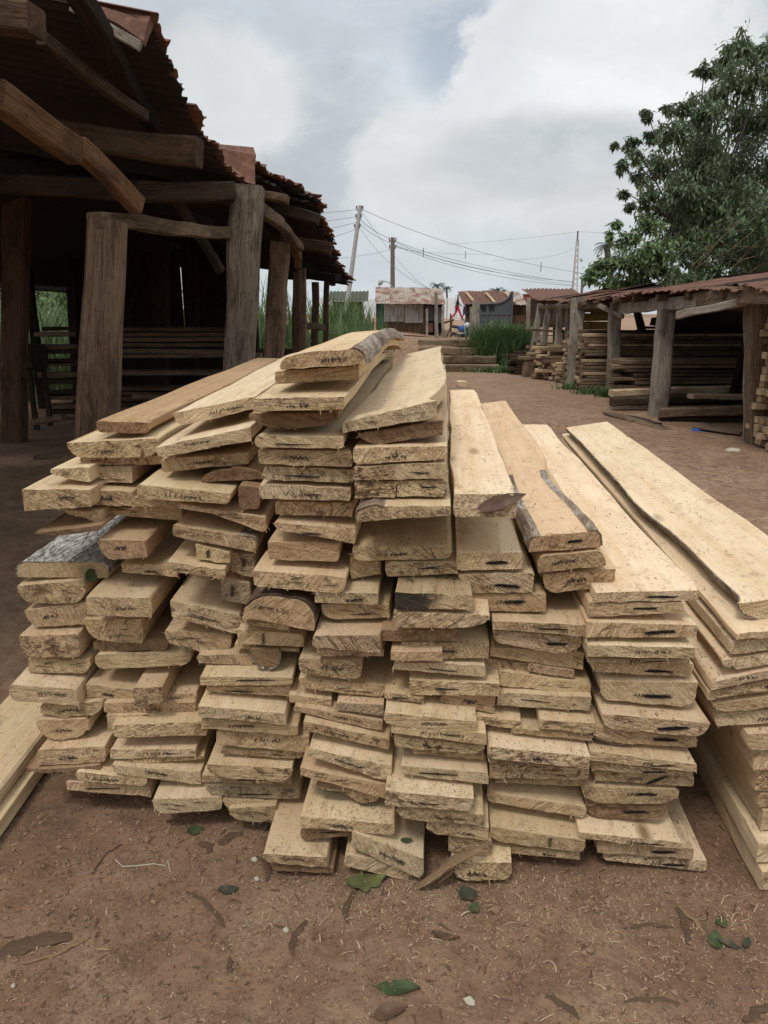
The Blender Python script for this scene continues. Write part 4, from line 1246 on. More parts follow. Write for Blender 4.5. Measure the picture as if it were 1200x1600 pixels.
strip('bark_strip', gp(312, 1314), gp(330, 1328), .03, .006, STRIP, 'short curled bark piece beside the round green leaf', 'bark strip')
strip('bark_strip', gp(343, 1318), gp(378, 1300), .03, .007, STRIP, 'flat brown bark piece right of the round green leaf', 'bark strip')
strip('bark_strip', gp(540, 1440), gp(556, 1385), .02, .006, STRIP, 'dark stalk of bark under the broad olive leaf', 'bark strip')
strip('bark_strip', gp(403, 1335), gp(420, 1374), .022, .006, STRIP, 'brown bark sliver left of the lowest pale board', 'bark strip')
# splintered stick leaning on the pile
strip('broken_stick', gp(652, 1380) + Vector((0, -.02, .004)), Vector((.262, 1.655, .135)), .042, .018, STRIPP,
      'splintered reddish brown stick leaning against the foot of the pile', 'stick', .012, 'sticks at the foot of the pile')
strip('broken_stick', gp(672, 1388), Vector((.19, 1.655, .06)), .018, .01, STRIP,
      'darker thin splinter lying behind the big leaning stick', 'stick', .004, 'sticks at the foot of the pile')
m = NT('white_scrap')
WHITE = m.fin(m.mix(m.noise(m.coord(), 120, 3), (.58, .53, .44), (.32, .26, .19)), .85)
for px, py, s_, lab in ((401, 1371, .011, 'white paper scrap beside the lowest pale board'), (447, 1451, .011, 'cream wood chip on bare dirt left of centre'),
                        (735, 1564, .016, 'pale square chip near the bottom centre'), (20, 1537, .008, 'tiny white scrap at the lower left edge'),
                        (398, 1340, .013, 'crumpled white fluff touching the lowest pale board')):
    p = gp(px, py)
    mb = MB()
    mb.loft([[Vector((math.cos(k * 1.2566 + .3) * s_ * (.7 + .5 * ((k * 7) % 3) / 3), math.sin(k * 1.2566) * s_ * .8, z + .002 * math.sin(k * 2))) for k in range(5)] for z in (.001, .004)])
    tag(mb.build('scrap', WHITE, loc=p), lab, 'scrap', 'pale scraps on the dirt')
mb = MB()
pts = [gp(180, 1343), gp(192, 1354), gp(215, 1352), gp(240, 1349), gp(258, 1350), gp(262, 1343), gp(266, 1360)]
mb.tube([p + Vector((0, 0, .003)) for p in pts], .0017, 5)
tag(mb.build('string', WHITE), 'short white string lying kinked on the dirt', 'string')
m = NT('blue_plastic')
BLUE = m.fin((.03, .08, .28), .35)


def crumple(name, c, s_, mat, lab, cat):
    mb = MB()
    rings = []
    for i in range(6):
        a = i / 5 * math.pi * .5
        rings.append([Vector((math.cos(j * .628) * s_ * math.cos(a) * U(.7, 1.2), math.sin(j * .628) * s_ * .7 * math.cos(a) * U(.7, 1.2), s_ * .4 * math.sin(a) * U(.7, 1.2))) for j in range(10)])
    mb.loft(rings)
    tag(mb.build(name, mat, loc=c), lab, cat)


p = on_ground(1092, 672)
crumple('plastic_bag', (p.x, p.y, gz(p.x, p.y)), .11, BLUE, 'crumpled blue plastic bag on the dirt by the right shed', 'bag')
p = on_ground(1145, 705)
crumple('plastic_scrap', (p.x, p.y, gz(p.x, p.y)), .08, WHITE, 'whitish plastic scrap on the dirt before the right shed', 'scrap')
p = on_ground(722, 604)
mb = MB()
mb.beam((0, -.15, .06), (0, .15, .06), .2, .11, rough=.012)
tag(mb.build('wood_block', W['pale'][0], loc=(p.x, p.y, 0)), 'lone pale wood block lying on the yard behind the pile', 'block')
p = on_ground(760, 590)
# ------------------------------------------------------------------ shed materials
def old_wood(name, c0, c1, c2):
    m = NT(name)
    v = m.coord((1, 1, .12), 'grain')
    g = m.noise(v, 34, 5, .65, .5)
    s_ = m.noise(m.coord((1, 1, .5), 'grain'), 4, 5, .7, .6)
    col = m.mix(m.ramp(g, [(.3, 0.), (.7, 1.)]), c0, c1)
    col = m.mix(m.mul(m.ramp(s_, [(.48, 0.), (.62, 1.)]), .8), col, c2)
    f = m.noise(m.coord((1, 1, .06), 'grain'), 120, 4, .7, .3)
    col = m.mix(m.mul(m.ramp(f, [(.52, 0.), (.62, 1.)]), .65), col, c2)
    k = m.noise(m.coord((1, 1, .5), 'grain'), 16, 6, .75, 1.5)
    col = m.mix(m.mul(m.ramp(k, [(.58, 0.), (.66, 1.)]), .6), col, (c2[0] * .6, c2[1] * .6, c2[2] * .6))
    col = m.mix(m.mul(m.ramp(k, [(.34, 1.), (.42, 0.)]), .45), col, (c0[0] * 1.35, c0[1] * 1.35, c0[2] * 1.35))
    ck = m.ramp(m.noise(m.coord((1, 1, .04), 'grain'), 22, 3, .6, .6), [(.485, 0.), (.5, 1.), (.515, 0.)])
    col = m.mix(m.mul(ck, .8), col, (c2[0] * .35, c2[1] * .35, c2[2] * .35))
    m.b.inputs['Specular IOR Level'].default_value = .1
    return m.fin(m.rnd_val(col, .12), 1.0, ((g, .8, .008), (f, .8, .006), (k, .5, .01)))


POST = old_wood('weathered_post', (.235, .165, .11), (.16, .108, .07), (.07, .045, .03))
POSTB = old_wood('brown_post', (.125, .078, .05), (.085, .053, .034), (.045, .03, .02))
GREYP = old_wood('grey_post', (.36, .315, .26), (.27, .23, .185), (.15, .12, .095))
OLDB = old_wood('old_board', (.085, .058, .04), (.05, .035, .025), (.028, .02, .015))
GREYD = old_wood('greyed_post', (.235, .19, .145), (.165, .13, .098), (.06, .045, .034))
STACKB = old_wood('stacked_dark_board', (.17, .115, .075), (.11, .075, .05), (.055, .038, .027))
SOOT = old_wood('shade_toned_timber', (.034, .024, .018), (.022, .016, .012), (.012, .009, .007))  # timber inside the sheds, its shade put into the near-black colour
ORANGE = old_wood('orange_brace', (.21, .12, .065), (.14, .078, .043), (.06, .036, .022))
BATT = old_wood('batten', (.58, .43, .275), (.46, .33, .205), (.26, .17, .105))
BATTD = old_wood('dark_batten', (.25, .175, .115), (.17, .115, .075), (.09, .06, .04))
m = NT('rusty_iron')
a = m.noise(m.coord(), 3.2, 6, .68, .6)
b = m.noise(m.coord((1, 1, 1)), 22, 5, .7)
col = m.mix(m.ramp(a, [(.35, 0.), (.66, 1.)]), (.17, .075, .048), (.10, .048, .035))
col = m.mix(m.mul(m.ramp(b, [(.52, 0.), (.66, 1.)]), .65), col, (.27, .145, .095))
d_ = m.noise(m.coord((.5, 1, 1)), 7, 6, .75, 1.2)
col = m.mix(m.mul(m.ramp(d_, [(.58, 0.), (.66, 1.)]), .55), col, (.06, .036, .028))
col = m.mix(m.mul(m.ramp(d_, [(.34, 1.), (.40, 0.)]), .5), col, (.30, .22, .17))
RUST = m.fin(col, .75, ((b, .4, .006),))
m = NT('rusty_iron_pale')
a = m.noise(m.coord((1, 1, .5)), 2.1, 6, .7, .8)
b = m.noise(m.coord(), 18, 5, .7)
col = m.mix(m.ramp(a, [(.42, 0.), (.54, 1.)]), (.21, .095, .058), (.40, .34, .28))
col = m.mix(m.mul(m.ramp(b, [(.5, 0.), (.68, 1.)]), .6), col, (.13, .06, .04))
RUSTP = m.fin(col, .7, ((b, .3, .006),))
m = NT('shade_toned_iron')
SHADEI = m.fin(m.mix(m.noise(m.coord(), 6, 5), (.022, .017, .014), (.036, .024, .018)), .85)  # roof undersides, base colour darkened to stand for the missing light
m = NT('zinc')
a = m.noise(m.coord((3, 3, .6)), 3, 5, .7)
col = m.mix(m.ramp(a, [(.45, 0.), (.65, 1.)]), (.42, .42, .41), (.22, .17, .13))
ZINC = m.fin(col, .6)


def corrugated(name, parent, e0, e1, up, length, mat, pitch=.076, amp=.012, ragged=.05, sag=.03, n2=5, th=.0035):
    """iron sheet: eave from e0 to e1, running 'length' along up; a real thin solid"""
    e0, e1, up = Vector(e0), Vector(e1), Vector(up).normalized()
    d = e1 - e0
    wid = d.length
    d.normalize()
    nrm = d.cross(up).normalized()
    if nrm.z < 0:
        nrm = -nrm
    k = max(8, int(wid / pitch * 6))
    ph = U(0, 50)
    rows = []
    for i in range(k + 1):
        x = wid * i / k
        row = []
        rg = ragged * noise.noise(Vector((x * 3 + ph, 0, 0))) + ragged * .6 * noise.noise(Vector((x * 14 + ph, 2, 0)))
        for j in range(n2 + 1):
            t = j / n2
            y = t * length + rg * (1 - t)
            z = amp * math.sin(2 * math.pi * x / pitch) + sag * noise.noise(Vector((x * .9 + ph, t * 2.2, 5))) + (.02 * noise.noise(Vector((x * 5 + ph, 1, 9))) if j == 0 else 0)
            row.append(e0 + d * x + up * y + nrm * z)
        rows.append(row)
    mb = MB()
    N = n2 + 1
    vs = [p for r in rows for p in r]
    M_ = len(vs)
    vs += [p - nrm * th for p in vs]
    fs = []
    for i in range(k):
        for j in range(n2):
            q = (i * N + j, (i + 1) * N + j, (i + 1) * N + j + 1, i * N + j + 1)
            fs.append(q)
            fs.append(tuple(M_ + t for t in reversed(q)))
    for i in range(k):
        fs.append((i * N, M_ + i * N, M_ + (i + 1) * N, (i + 1) * N))
        a_, b_ = i * N + n2, (i + 1) * N + n2
        fs.append((a_, b_, M_ + b_, M_ + a_))
    for j in range(n2):
        fs.append((j, j + 1, M_ + j + 1, M_ + j))
        a_ = k * N + j
        fs.append((a_, M_ + a_, M_ + a_ + 1, a_ + 1))
    c = (e0 + e1) / 2
    if parent is not None:
        c = Vector(parent.location)
    mb.add([p - c for p in vs], fs)
    return mb.build(name, mat, parent, loc=None if parent else c)


def part_beam(parent, name, p0, p1, w, h, mat, **k):
    mb = MB()
    mb.beam(p0, p1, w, h, **k)
    recenter(mb, parent.location)
    return mb.build(name, mat, parent)


# ------------------------------------------------------------------ left shed
LS = empty('open_shed', (-2.6, 6.0, 0))
tag(LS, 'dark open timber shed on the left under a ragged rusty iron roof', 'shed')
Y_ = Vector((0, 1, 0))


def post(parent, b, t, w, d, mat, **k):
    b, t = Vector(b), Vector(t)
    k['seg'] = k.get('seg', 8) * 2
    k['rough'] = k.get('rough', .01) * .75
    b.z = gz(b.x, b.y) - .08
    return part_beam(parent, 'post', b, t, w, d, mat, up=(0, 1, 0), **k)


b1 = at(127, 690, 4.35)
post(LS, (b1.x - .05, 4.35, 0), at(167, 345, 4.45), .25, .2, POST, taper=.72, seg=9, rough=.012, chamfer=.08)
b2 = at(361, 575, 5.85)
post(LS, (b2.x - .06, 5.85, 0), at(387, 290, 5.95), .245, .2, GREYD, taper=.9, seg=9, rough=.014)
b3 = at(418, 550, 7.9)
post(LS, (b3.x - .05, 7.9, 0), at(438, 380, 7.9), .21, .2, POST, taper=.9, seg=8, rough=.012)
b4 = at(458, 540, 9.6)
post(LS, (b4.x, 9.6, 0), at(463, 425, 9.6), .1, .12, POSTB, seg=8, rough=.015)
post(LS, (at(470, 540, 9.9).x, 9.9, 0), at(472, 420, 9.9), .1, .1, POST, seg=8, rough=.012)
post(LS, (at(488, 540, 12.5).x, 12.5, 0), at(493, 440, 12.5), .11, .12, POSTB, seg=8)
post(LS, (at(507, 530, 15.5).x, 15.5, 0), at(510, 440, 15.5), .11, .12, POSTB, seg=8)
post(LS, (at(20, 690, 8.9).x, 8.9, 0), at(26, 282, 8.9), .25, .22, POSTB, seg=8, rough=.01)
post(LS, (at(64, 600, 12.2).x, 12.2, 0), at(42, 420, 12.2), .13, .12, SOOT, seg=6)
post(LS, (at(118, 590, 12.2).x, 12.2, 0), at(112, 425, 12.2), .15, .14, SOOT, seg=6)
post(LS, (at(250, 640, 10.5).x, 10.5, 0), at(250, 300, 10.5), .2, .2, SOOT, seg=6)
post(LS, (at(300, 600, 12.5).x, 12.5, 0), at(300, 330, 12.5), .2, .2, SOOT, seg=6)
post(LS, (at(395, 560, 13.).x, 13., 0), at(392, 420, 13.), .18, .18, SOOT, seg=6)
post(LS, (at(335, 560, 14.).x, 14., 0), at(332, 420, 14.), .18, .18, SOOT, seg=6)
for p0, p1, w, h, mat in ((at(150, 341, 4.38), at(352, 366, 5.85), .1, .085, POST),          # tie from first to second post
                          (at(60, 208, 4.75), at(312, 238, 4.62), .14, .145, POSTB),        # beam with its end showing
                          (at(-60, 285, 5.2), at(364, 302, 5.78), .12, .13, OLDB),
                          (at(-10, 148, 3.7), at(120, 235, 4.2), .1, .13, ORANGE),
                          (at(120, 235, 4.2), at(216, 320, 4.62), .09, .1, ORANGE),
                          (at(-140, 12, 3.4), at(60, 34, 3.3), .13, .1, POSTB),
                          (at(92, -60, 3.45), at(238, 196, 4.9), .085, .09, SOOT),
                          (at(60, 60, 3.8), at(225, 180, 4.6), .05, .06, OLDB),
                          (at(275, 310, 5.9), at(345, 425, 6.3), .07, .06, OLDB),
                          (at(240, 318, 6.), at(330, 350, 6.5), .06, .06, SOOT),
                          (at(402, 325, 6.2), at(440, 350, 7.0), .08, .09, POST),
                          (at(440, 350, 7.0), at(467, 385, 7.9), .08, .08, POST),
                          (at(462, 385, 7.95), at(466, 415, 9.5), .08, .09, ORANGE),
                          (at(395, 300, 6.6), at(452, 313, 6.6), .12, .06, POST),
                          (at(430, 325, 7.4), at(495, 345, 7.4), .12, .1, OLDB),
                          (at(440, 372, 8.2), at(517, 390, 8.2), .12, .11, POSTB),
                          (at(440, 430, 11), at(528, 432, 10.4), .12, .1, SOOT),
                          (at(462, 507, 9.7), at(505, 511, 11.5), .1, .09, OLDB),
                          (at(-40, 262, 6.5), at(330, 275, 8.), .12, .14, SOOT),
                          (at(20, 236, 7.2), at(390, 380, 12.5), .1, .12, SOOT)):
    part_beam(LS, 'beam', p0, p1, w, h, mat, seg=8, rough=.012, chamfer=.1)
# wall plate and ridge along the shed
part_beam(LS, 'beam', (-1.32, 6.1, 2.42), (-1.2, 18, 2.2), .12, .14, SOOT, seg=10, rough=.02)
part_beam(LS, 'beam', (-4.0, 3.8, 3.2), (-4.0, 18, 2.9), .12, .14, SOOT, seg=10, rough=.02)
part_beam(LS, 'beam', (-6.7, 3.8, 2.05), (-6.7, 18, 2.0), .12, .14, SOOT, seg=10, rough=.02)
# roof sheets, eave towards the yard
eaves = [at(235, 27, 4.1), at(262, 100, 4.5), at(292, 172, 4.96), at(330, 232, 5.5), at(372, 292, 6.1)]
for i in range(len(eaves) - 1):
    a_, b_ = eaves[i], eaves[i + 1] + (eaves[i + 1] - eaves[i]) * .12
    for ly in range(2):
        dz = .025 * ly
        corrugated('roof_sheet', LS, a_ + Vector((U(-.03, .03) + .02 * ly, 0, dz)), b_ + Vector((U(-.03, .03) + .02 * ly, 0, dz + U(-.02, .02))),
                   (-1, 0, .17), 3.0, SHADEI if ly == 0 else RUST, ragged=.07)
    corrugated('roof_sheet', LS, (a_.x - 5.6, a_.y, a_.z - .75), (b_.x - 5.6, b_.y, b_.z - .75), (1, 0, .45), 3.0, SHADEI, ragged=.05)
e2 = [at(392, 246, 6.3), at(496, 303, 7.55), at(512, 345, 8.9), at(520, 378, 10.4), at(527, 400, 12.4), at(536, 420, 14.6), at(552, 437, 17.8)]
for i in range(len(e2) - 1):
    seg = e2[i + 1] - e2[i]
    for q in range(2):
        a_ = e2[i] + seg * (q / 2)
        b_ = e2[i] + seg * (q / 2 + .56)
        for ly in range(3):
            o_ = Vector((U(-.04, .05) - .05 * ly, 0, -.05 * ly + U(-.012, .012)))
            corrugated('roof_sheet', LS, a_ + o_, b_ + o_ + Vector((0, 0, U(-.02, .02))), (-1, 0, .15), 2.9 if ly < 2 else .9, RUST if ly == 0 else SHADEI, ragged=.09)
        corrugated('roof_sheet', LS, (a_.x - 5.6, a_.y, 2.02), (b_.x - 5.6, b_.y, 2.02), (1, 0, .33), 3.0, SHADEI, ragged=.05)
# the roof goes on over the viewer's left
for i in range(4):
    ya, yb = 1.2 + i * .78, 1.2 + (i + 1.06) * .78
    corrugated('roof_sheet', LS, (-1.82, ya, 3.0 + U(-.02, .02)), (-1.78, yb, 2.98 + U(-.02, .02)), (-1, 0, .17), 2.4, SHADEI, ragged=.04)
    corrugated('roof_sheet', LS, (-6.7, ya, 2.15), (-6.7, yb, 2.15), (1, 0, .45), 3.0, SHADEI, ragged=.05)
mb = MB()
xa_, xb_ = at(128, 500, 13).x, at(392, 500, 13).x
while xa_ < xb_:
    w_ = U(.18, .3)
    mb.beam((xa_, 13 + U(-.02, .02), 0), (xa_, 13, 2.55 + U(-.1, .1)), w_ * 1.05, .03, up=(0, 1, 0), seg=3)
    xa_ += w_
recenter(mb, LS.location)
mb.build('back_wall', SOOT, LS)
# curled rusty edge of the nearest sheet and the batten beneath it
mb = MB()
A_ = [at(120, 2, 4.2), at(178, 13, 4.16), at(236, 23, 4.12)]
B_ = [at(140, 14, 4.1), at(186, 38, 4.06), at(224, 64, 4.04)]
C_ = [p + Vector((0, .02, -.02)) for p in B_]
D_ = [p + Vector((0, .04, -.03)) for p in A_]
mb.loft([[A_[i], (A_[i] + B_[i]) / 2 + Vector((.01, -.02, .015)), B_[i], C_[i], (C_[i] + D_[i]) / 2, D_[i]] for i in range(3)])
recenter(mb, LS.location)
mb.build('roof_sheet', RUST, LS)
part_beam(LS, 'batten', at(112, 10, 4.02), at(220, 72, 4.0), .03, .045, GREYP, rough=.004)
mb = MB()
A_ = [at(330, 224, 6.1), at(396, 230, 6.25)]
B_ = [at(338, 242, 6.0), at(398, 262, 6.15)]
C_ = [at(385, 285, 6.02), at(398, 288, 6.1)]
mb.loft([[A_[i], (A_[i] + B_[i]) / 2 + Vector((.02, -.02, .01)), B_[i], C_[i], C_[i] + Vector((0, .03, 0)), A_[i] + Vector((0, .04, -.03))] for i in range(2)])
recenter(mb, LS.location)
mb.build('roof_sheet', RUST, LS)


# ------------------------------------------------------------------ stacked boards in the sheds
def board_obj(p0, p1, w, h, mat, lab, grp, name='board', cat='board', **k):
    p0, p1 = Vector(p0), Vector(p1)
    c = (p0 + p1) / 2
    mb = MB()
    mb.beam(p0, p1, w, h, seg=4, **k)
    recenter(mb, c)
    o = mb.build(name, mat, loc=c)
    return tag(o, lab, cat, grp)


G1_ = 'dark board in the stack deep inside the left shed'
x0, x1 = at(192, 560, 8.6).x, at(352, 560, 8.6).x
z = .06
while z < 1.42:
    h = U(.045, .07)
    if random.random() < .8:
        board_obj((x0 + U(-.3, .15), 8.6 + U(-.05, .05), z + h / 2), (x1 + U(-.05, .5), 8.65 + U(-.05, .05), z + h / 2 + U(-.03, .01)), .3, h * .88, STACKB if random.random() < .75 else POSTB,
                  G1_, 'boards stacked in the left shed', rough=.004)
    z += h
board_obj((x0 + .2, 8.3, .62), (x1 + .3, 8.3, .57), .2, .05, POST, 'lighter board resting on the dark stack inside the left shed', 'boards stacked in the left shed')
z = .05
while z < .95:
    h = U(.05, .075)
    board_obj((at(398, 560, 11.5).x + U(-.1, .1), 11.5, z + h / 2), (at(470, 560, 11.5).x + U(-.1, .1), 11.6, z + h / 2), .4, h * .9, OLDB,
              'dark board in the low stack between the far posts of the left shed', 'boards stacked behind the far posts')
    z += h
z = .05
i = 0
while z < 1.35:
    h = U(.05, .09)
    if i % 3 != 2:
        board_obj((at(66, 560, 11.).x + U(-.08, .08), 11. + U(-.05, .05), z + h / 2), (at(112, 560, 11.).x + U(-.05, .1), 11.1, z + h / 2), .3, h * .8, BATTD if i % 2 else OLDB,
                  'short board in the loose stack at the back of the left shed', 'boards stacked at the back of the left shed')
    z += h
    i += 1
pb = at(48, 560, 10.0)
TB = empty('work_bench', (pb.x, 10.0, 0))
tag(TB, 'dark work bench standing far left inside the shed', 'bench')
part_beam(TB, 'top', (pb.x - .35, 10, .95), (pb.x + .12, 10, .95), .5, .32, OLDB)
for dx, dy in ((-.28, -.2), (.06, -.2), (-.28, .2), (.06, .2)):
    part_beam(TB, 'leg', (pb.x + dx, 10 + dy, 0), (pb.x + dx, 10 + dy, .8), .06, .06, OLDB, up=(0, 1, 0))
board_obj(at(52, 660, 8.3), at(100, 652, 8.3), .12, .06, POST, 'pale board lying on the dark floor of the left shed', 'boards on the shed floor')
board_obj(at(55, 715, 6.6), at(94, 712, 6.6), .08, .04, POST, 'thin board lying nearest the entrance of the left shed', 'boards on the shed floor')

# ------------------------------------------------------------------ right shed
RS = empty('open_shed', (4.3, 11, 0))
tag(RS, 'low open timber shed on the right with a red rusty iron roof', 'shed')
for (bx, by), (tx, ty), Y, w, mat in (((1027, 650), (1042, 484), 11.2, .25, GREYP), ((957, 617), (963, 464), 14.4, .23, GREYP), ((896, 606), (904, 464), 15.7, .27, GREYP),
                                      ((1181, 705), (1181, 462), 8.75, .22, POST), ((1166, 690), (1167, 462), 9.0, .06, GREYP),
                                      ((843, 560), (858, 474), 19.4, .16, GREYP), ((828, 555), (845, 474), 19.8, .16, GREYP), ((870, 552), (876, 474), 18., .16, GREYP),
                                      ((884, 540), (889, 476), 17.6, .1, GREYP), ((868, 520), (868, 474), 21.5, .1, POSTB)):
    b_, t_ = at(bx, by, Y), at(tx, ty, Y)
    post(RS, b_, t_, w, w * .75, mat, seg=8, rough=.014, taper=.95)
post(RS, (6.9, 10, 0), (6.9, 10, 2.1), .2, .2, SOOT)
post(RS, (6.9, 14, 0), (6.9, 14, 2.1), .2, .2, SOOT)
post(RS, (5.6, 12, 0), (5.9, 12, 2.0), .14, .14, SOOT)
for p0, p1, w, h, mat in ((at(968, 482, 14.3), at(1091, 470, 9.9), .08, .19, GREYP), (at(1091, 468, 9.95), at(1215, 458, 7.8), .08, .2, POST),
                          (at(1060, 492, 9.6), at(1165, 472, 8.6), .07, .09, GREYP), (at(890, 478, 16), at(968, 476, 14.3), .08, .14, POSTB),
                          (at(1120, 478, 9.2), at(1200, 480, 9.4), .09, .08, POST), (at(1000, 462, 12.2), at(1100, 478, 12.6), .08, .1, POSTB),
                          (at(936, 476, 14.6), at(972, 496, 14.2), .08, .08, GREYP), (at(840, 480, 20), at(895, 479, 16.2), .08, .1, POSTB),
                          (at(1090, 490, 13), at(1020, 500, 15), .1, .1, SOOT), ((4.2, 11, 1.7), (7.2, 11, 2.1), .1, .12, SOOT), ((4.2, 14.5, 1.65), (7.2, 14.5, 2.05), .1, .12, SOOT),
                          (at(826, 515, 19), at(884, 518, 18), .3, .05, POSTB)):
    part_beam(RS, 'beam', p0, p1, w, h, mat, seg=7, rough=.012, chamfer=.1)
ev = [at(1235, 440, 7.2), at(1160, 450, 8.4), at(1085, 453, 9.8), at(1015, 456, 11.3), at(965, 462, 13.), at(925, 470, 15.0), at(893, 471, 16.6), at(862, 470, 18.6), at(835, 470, 20.8)]
for i in range(len(ev) - 1):
    a_, b_ = ev[i], ev[i + 1] + (ev[i + 1] - ev[i]) * .1
    o_ = Vector((U(-.08, .08), 0, .012 * (i % 2)))
    corrugated('roof_sheet', RS, a_ + o_, b_ + o_, (1, 0, .135 + U(-.02, .02)), 3.1, RUST, ragged=.16, sag=.10, n2=8)
    corrugated('roof_sheet', RS, a_ + o_ + Vector((.25, 0, .03)), b_ + o_ + Vector((.25, 0, .03)), (1, 0, .13), 2.9, SHADEI, ragged=.06, sag=.03)
for i in range(9):
    yy = 8 + i * 1.05
    part_beam(RS, 'rafter', (3.95, yy, 1.72), (7.0, yy, 2.1), .09, .1, POST if i % 2 else POSTB, seg=3)
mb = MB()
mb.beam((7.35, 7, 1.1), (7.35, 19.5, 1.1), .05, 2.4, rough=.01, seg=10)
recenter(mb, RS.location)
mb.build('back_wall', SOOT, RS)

# batten stack with its ends to the yard
proto = {}


def batten(L, w, h, mat, key):
    if key not in proto:
        mb = MB()
        mb.beam((0, 0, 0), (L, 0, 0), w, h, seg=2, rough=.004, chamfer=.06)
        me = mb.build('batten', mat)
        proto[key] = me
        return me
    o = proto[key].copy()
    COL.objects.link(o)
    return o


def batten_stack(X0, Y0, Y1, z1, w, h, L, mats, lab, grp, key, skew=.03, skip=.06):
    y = Y0
    while y < Y1:
        z = h / 2 + .02
        lim = z1 + U(-.06, .06)
        while z < lim:
            if random.random() > skip:
                mi = random.randrange(len(mats))
                o = batten(L, w * .92, h * .88, mats[mi], (key, mi, random.randrange(3)))
                o.location = (X0 + U(-skew, skew) * 1.5, y + U(-.01, .01), z + gz(X0, y))
                o.rotation_euler = (U(-.05, .05), U(-.006, .006), U(-.015, .015))
                tag(o, lab, 'batten' if 'batten' in lab else 'offcut', grp)
                if 'batten' not in lab:
                    o.name = 'offcut'
            z += h
        y += w


batten_stack(4.35, 8.05, 8.75, 1.42, .115, .082, 1.6, [BATT, BATTD, BATT, BATT], 'short square batten in the stack at the right edge of the yard', 'battens stacked at the right edge', 'a', .05, .05)
batten_stack(4.0, 15.05, 16.9, 1.13, .21, .062, 4.2, [BATT, BATTD, BATTD], 'batten in the tall stack behind the grey shed post, ends towards the yard', 'battens stacked in the right shed', 'b', .04)
batten_stack(3.75, 17.6, 19.4, .78, .24, .08, 1.3, [BATT, BATTD], 'offcut in the low heap of split wood at the far end of the right shed', 'split offcuts at the far end of the right shed', 'c', .12, .08)
batten_stack(3.95, 16.95, 17.4, .42, .15, .06, 1.0, [BATT, BATTD], 'batten in the knee high stack left of the tall one', 'low battens beside the tall stack', 'd', .05)
batten_stack(3.3, 19.3, 19.9, .55, .2, .08, .7, [OLDB], 'dark old board end in the small pile by the tall grass', 'old boards by the tall grass', 'e', .1)
# long dark boards lying across the shed
z = .08
while z < .72:
    h = U(.05, .08)
    for r_ in range(3):
        board_obj((4.05 + U(-.25, .25) + .1 * r_, 12.75 + .36 * r_, z + h / 2), (7.1, 12.85 + .36 * r_, z + h / 2 + U(-.02, .02)), .33, h * .86, random.choice([BATTD, STACKB, BATTD]),
                  'long dark board in the waist high stack under the right shed', 'long boards under the right shed', rough=.006)
    z += h
for i in range(7):
    z = 1.13 + .06 * i
    if i < 3:
        board_obj((5.2 + U(-.2, .2), 15.3, z + .04), (8., 15.3, z + .04), .4, .05, OLDB, 'dark board lying on top of the tall batten stack', 'boards on the tall batten stack')
for a_, b_, w, h, mat, lab in ((at(954, 614, 12.15), at(1172, 606, 12.3), .22, .11, BATT, 'pale debarked log lying in front of the dark board stack'),
                               (at(956, 628, 11.9), at(1172, 620, 12.0), .2, .12, OLDB, 'dark log under the pale debarked one'),
                               (at(1078, 620, 11.2), at(1172, 619, 11.4), .16, .07, BATT, 'short pale board behind the lowest logs of the right shed'),
                               (at(1030, 645, 10.7), at(1178, 640, 10.5), .22, .13, BATTD, 'thick log at the foot of the right shed, upper of two'),
                               (at(1030, 657, 10.8), at(1178, 656, 10.6), .24, .13, OLDB, 'thick dark log at the foot of the right shed, lower of two'),
                               (at(950, 645, 11.4), at(1045, 672, 9.9), .2, .03, BATTD, 'flat slab of wood lying on the dirt before the shed post'),
                               (at(975, 650, 11.2), at(1030, 662, 10.3), .12, .03, OLDB, 'narrow dark offcut lying on the flat slab of wood'),
                               (at(1085, 668, 9.9), at(1160, 676, 9.4), .14, .03, BATTD, 'loose slab lying on the dirt behind the blue bag')):
    board_obj(a_, b_, w, h, mat, lab, 'logs and slabs before the right shed', rough=.01, name='log' if 'log' in lab else 'board', cat='log' if 'log' in lab else 'board')
m = NT('yellow_timber')
YEL = m.fin(m.mix(m.noise(m.coord((.3, 1, 1)), 14, 4), (.62, .45, .17), (.52, .36, .13)), .85)
for i, (dx, z) in enumerate(((0, 1.2), (.55, 1.2), (0, 1.42), (.5, 1.42), (.1, 1.64), (.62, 1.62))):
    px_ = at(893, 500, 20.5).x
    board_obj((px_ + dx - .1, 20.4, z), (px_ + dx + .42, 20.4, z), .5, .2, YEL, 'yellow fresh cut beam stacked behind the right shed', 'yellow beams behind the right shed', name='timber_beam', cat='beam')
mb = MB()
bx_ = at(893, 500, 20.5).x
ST = empty('trestle', (bx_, 20.4, 0))
tag(ST, 'rough trestle carrying the yellow beams behind the right shed', 'trestle')
part_beam(ST, 'top', (bx_ - .3, 20.4, 1.05), (bx_ + 1.1, 20.4, 1.05), .5, .08, POSTB)
for dx in (-.15, .95):
    for dy in (-.2, .2):
        part_beam(ST, 'leg', (bx_ + dx, 20.4 + dy, -.05), (bx_ + dx, 20.4 + dy, 1.02), .08, .08, POSTB, up=(0, 1, 0))
p = on_ground(828, 588)
mb = MB()
mb.beam((0, 0, -.02), (0, 0, .42), .36, .3, up=(0, 1, 0), rough=.012, taper=.95)
mb.beam((-.3, 0, .45), (.3, 0, .45), .34, .07, rough=.01)
tag(mb.build('chopping_stump', BATTD, loc=(p.x, p.y, 0)), 'squat wooden stump with a flat slab seat before the split wood heap', 'stump')
# ------------------------------------------------------------------ huts, gate, steps and posts beyond the yard
def mpart(mb, name, mat, parent, smooth=False):
    recenter(mb, parent.location)
    return mb.build(name, mat, parent, smooth=smooth)


